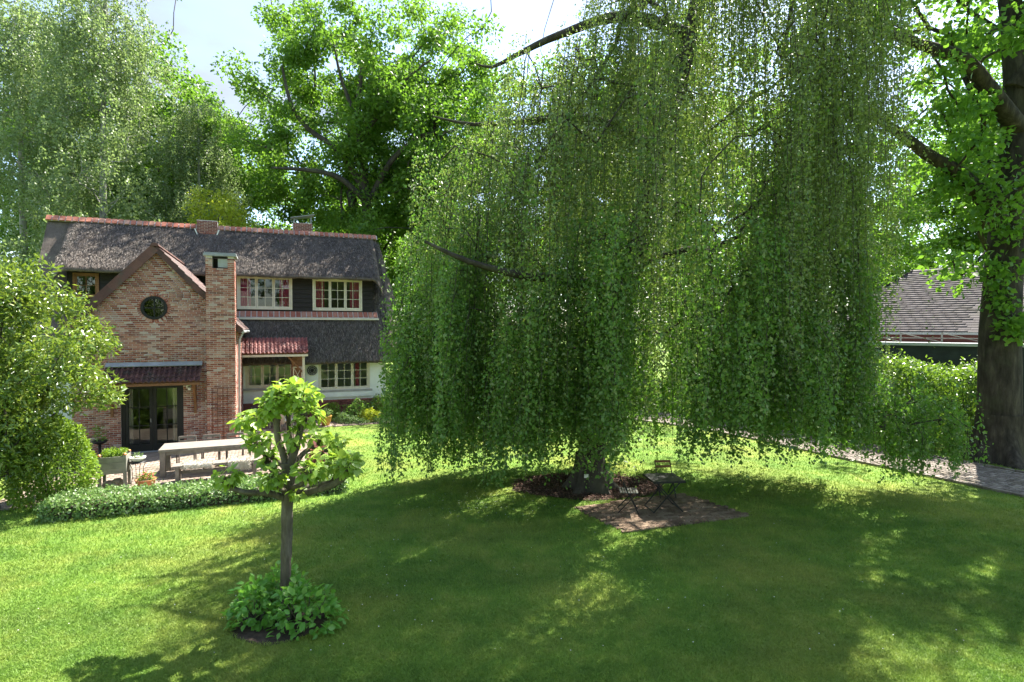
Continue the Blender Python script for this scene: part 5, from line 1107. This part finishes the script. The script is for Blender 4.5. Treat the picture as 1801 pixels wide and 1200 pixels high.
MB().box(-.36, .36, -.36, .36, .70, .715).build('top', M_BLACK, ft); MB().box(-.365, .365, -.365, -.35, .67, .70).box(-.365, .365, .35, .365, .67, .70).box(-.365, -.35, -.35, .35, .67, .70).box(.35, .365, -.35, .35, .67, .70).build('rim', M_BLACK, ft)
for y in (-.28, .28):
    MB().bar((-.34, y, 0), (.3, y, .7), .022).build('leg', M_BLACK, ft); MB().bar((.34, y * .92, 0), (-.3, y * .92, .7), .022).build('leg', M_BLACK, ft)
for x in (-.34, .34): MB().bar((x, -.28, .02), (x, .28, .02), .018).build('stretcher', M_BLACK, ft)
def bistro(x, y, rz, label):
    o = empty('folding_chair', label, 'chair', (x, y, .035), rz, 'folding chairs at the garden table')
    for s_ in (-1, 1): MB().bar((s_ * .19, -.22, 0), (s_ * .19, .2, .82), .02).build('leg', M_BLACK, o); MB().bar((s_ * .165, .22, 0), (s_ * .165, -.2, .45), .02).build('leg', M_BLACK, o)
    for i in range(7): MB().box(-.2, .2, -.21 + i * .058, -.21 + i * .058 + .042, .45, .465).build('seat_slat', M_GREYWOOD, o)
    for z in (.66, .77): MB().box(-.2, .2, .12 + (z - .66) * .5, .135 + (z - .66) * .5, z, z + .055).build('back_slat', M_TIMBER, o)
bistro(2.58, 12.6, 1.45, 'folding slatted chair left of the garden table under the beech'); bistro(3.72, 13.75, .1, 'folding chair behind the garden table, mostly its slatted back showing')

# ================================================================== GRASS
gg = np.random.default_rng(131); N = 760000
yy = 1 / gg.uniform(1 / 33.0, 1 / 6.0, N); xx = gg.uniform(-1.02, 1.02, N) * yy
keep = gg.uniform(size=N) < np.clip(.35 + 3.2 / yy, 0, 1); P = np.stack([xx[keep], yy[keep]], 1)
h_ = np.stack([(P[:, 0] - HX) * E1[0] + (P[:, 1] - HY) * E1[1], (P[:, 0] - HX) * E2[0] + (P[:, 1] - HY) * E2[1]], 1)
ok = ~inpoly(h_, TERR) & ~((h_[:, 1] > 2.8) & (h_[:, 0] > -4) & (h_[:, 0] < 11)) & ~((h_[:, 1] > -.2) & (h_[:, 0] < 5)) & ~inpoly(P, [tuple(p) for p in PATIO]) & (drive_dist(P) > DRIVE_W + .1)
ok &= ((P[:, 0] - MULCH_C[0]) / MULCH_R[0]) ** 2 + ((P[:, 1] - MULCH_C[1]) / MULCH_R[1]) ** 2 > .93
ok &= ((P[:, 0] - POLLARD[0]) / .62) ** 2 + ((P[:, 1] - POLLARD[1] + .1) / .5) ** 2 > 1
ok &= ~((h_[:, 1] > -7.05) & (h_[:, 1] < -6.2) & (h_[:, 0] > .1) & (h_[:, 0] < 5.9))
P = P[ok]; n = len(P); sc2 = np.clip(P[:, 1] / 9, .8, 2.2)
hgt = gg.uniform(.022, .05, n) * np.clip(sc2, .8, 1.25); wd = gg.uniform(.004, .008, n) * sc2; a = gg.uniform(0, math.tau, n); ln_ = gg.normal(0, .022, (n, 2))
V = np.zeros((n, 3, 3)); V[:, 0, 0] = P[:, 0] - np.cos(a) * wd; V[:, 0, 1] = P[:, 1] - np.sin(a) * wd; V[:, 1, 0] = P[:, 0] + np.cos(a) * wd; V[:, 1, 1] = P[:, 1] + np.sin(a) * wd; V[:, 2, :2] = P + ln_; V[:, 2, 2] = hgt; V[:, :2, 2] = .0015
o = link('grass', np_mesh('grass', V.reshape(-1, 3), np.arange(n * 3).reshape(-1, 3), M_BLADE)); tag(o, 'mown green lawn grass with yellowish patches', 'grass', kind='stuff'); print('blades', n)
n = 420; q = np.concatenate([np.stack([gg.normal(-.6, .9, n // 2), gg.normal(13.2, .7, n // 2)], 1), np.stack([gg.uniform(-7, 6, n // 2), gg.uniform(7, 14, n // 2)], 1)]); hq = np.stack([(q[:, 0] - HX) * E1[0] + (q[:, 1] - HY) * E1[1], (q[:, 0] - HX) * E2[0] + (q[:, 1] - HY) * E2[1]], 1); q = q[~inpoly(hq, TERR) & (hq[:, 1] < -7.2) & ~inpoly(q, [tuple(p) for p in PATIO]) & (((q[:, 0] - MULCH_C[0]) / 2) ** 2 + ((q[:, 1] - MULCH_C[1]) / 1.4) ** 2 > 1)]; n = len(q)
tag(leaves('daisies', np.stack([q[:, 0], q[:, 1], np.full(n, .045)], 1), np.stack([np.ones(n), gg.normal(0, .3, n), np.zeros(n)], 1), rdir(n, 2.5, gg), .016, .016, M_PETAL), 'tiny white daisies scattered in the lawn', 'daisies', kind='stuff')
o = sheet('planting_soil', [(POLLARD[0] + .66 * math.cos(k * .4) * (1 + .08 * math.sin(k * 2.1)), POLLARD[1] - .1 + .54 * math.sin(k * .4) * (1 + .08 * math.sin(k * 1.7))) for k in range(16)][:16], .006, M_SOIL)
print('triangles', sum(len(m.loop_triangles) or len(m.polygons) for m in bpy.data.meshes))
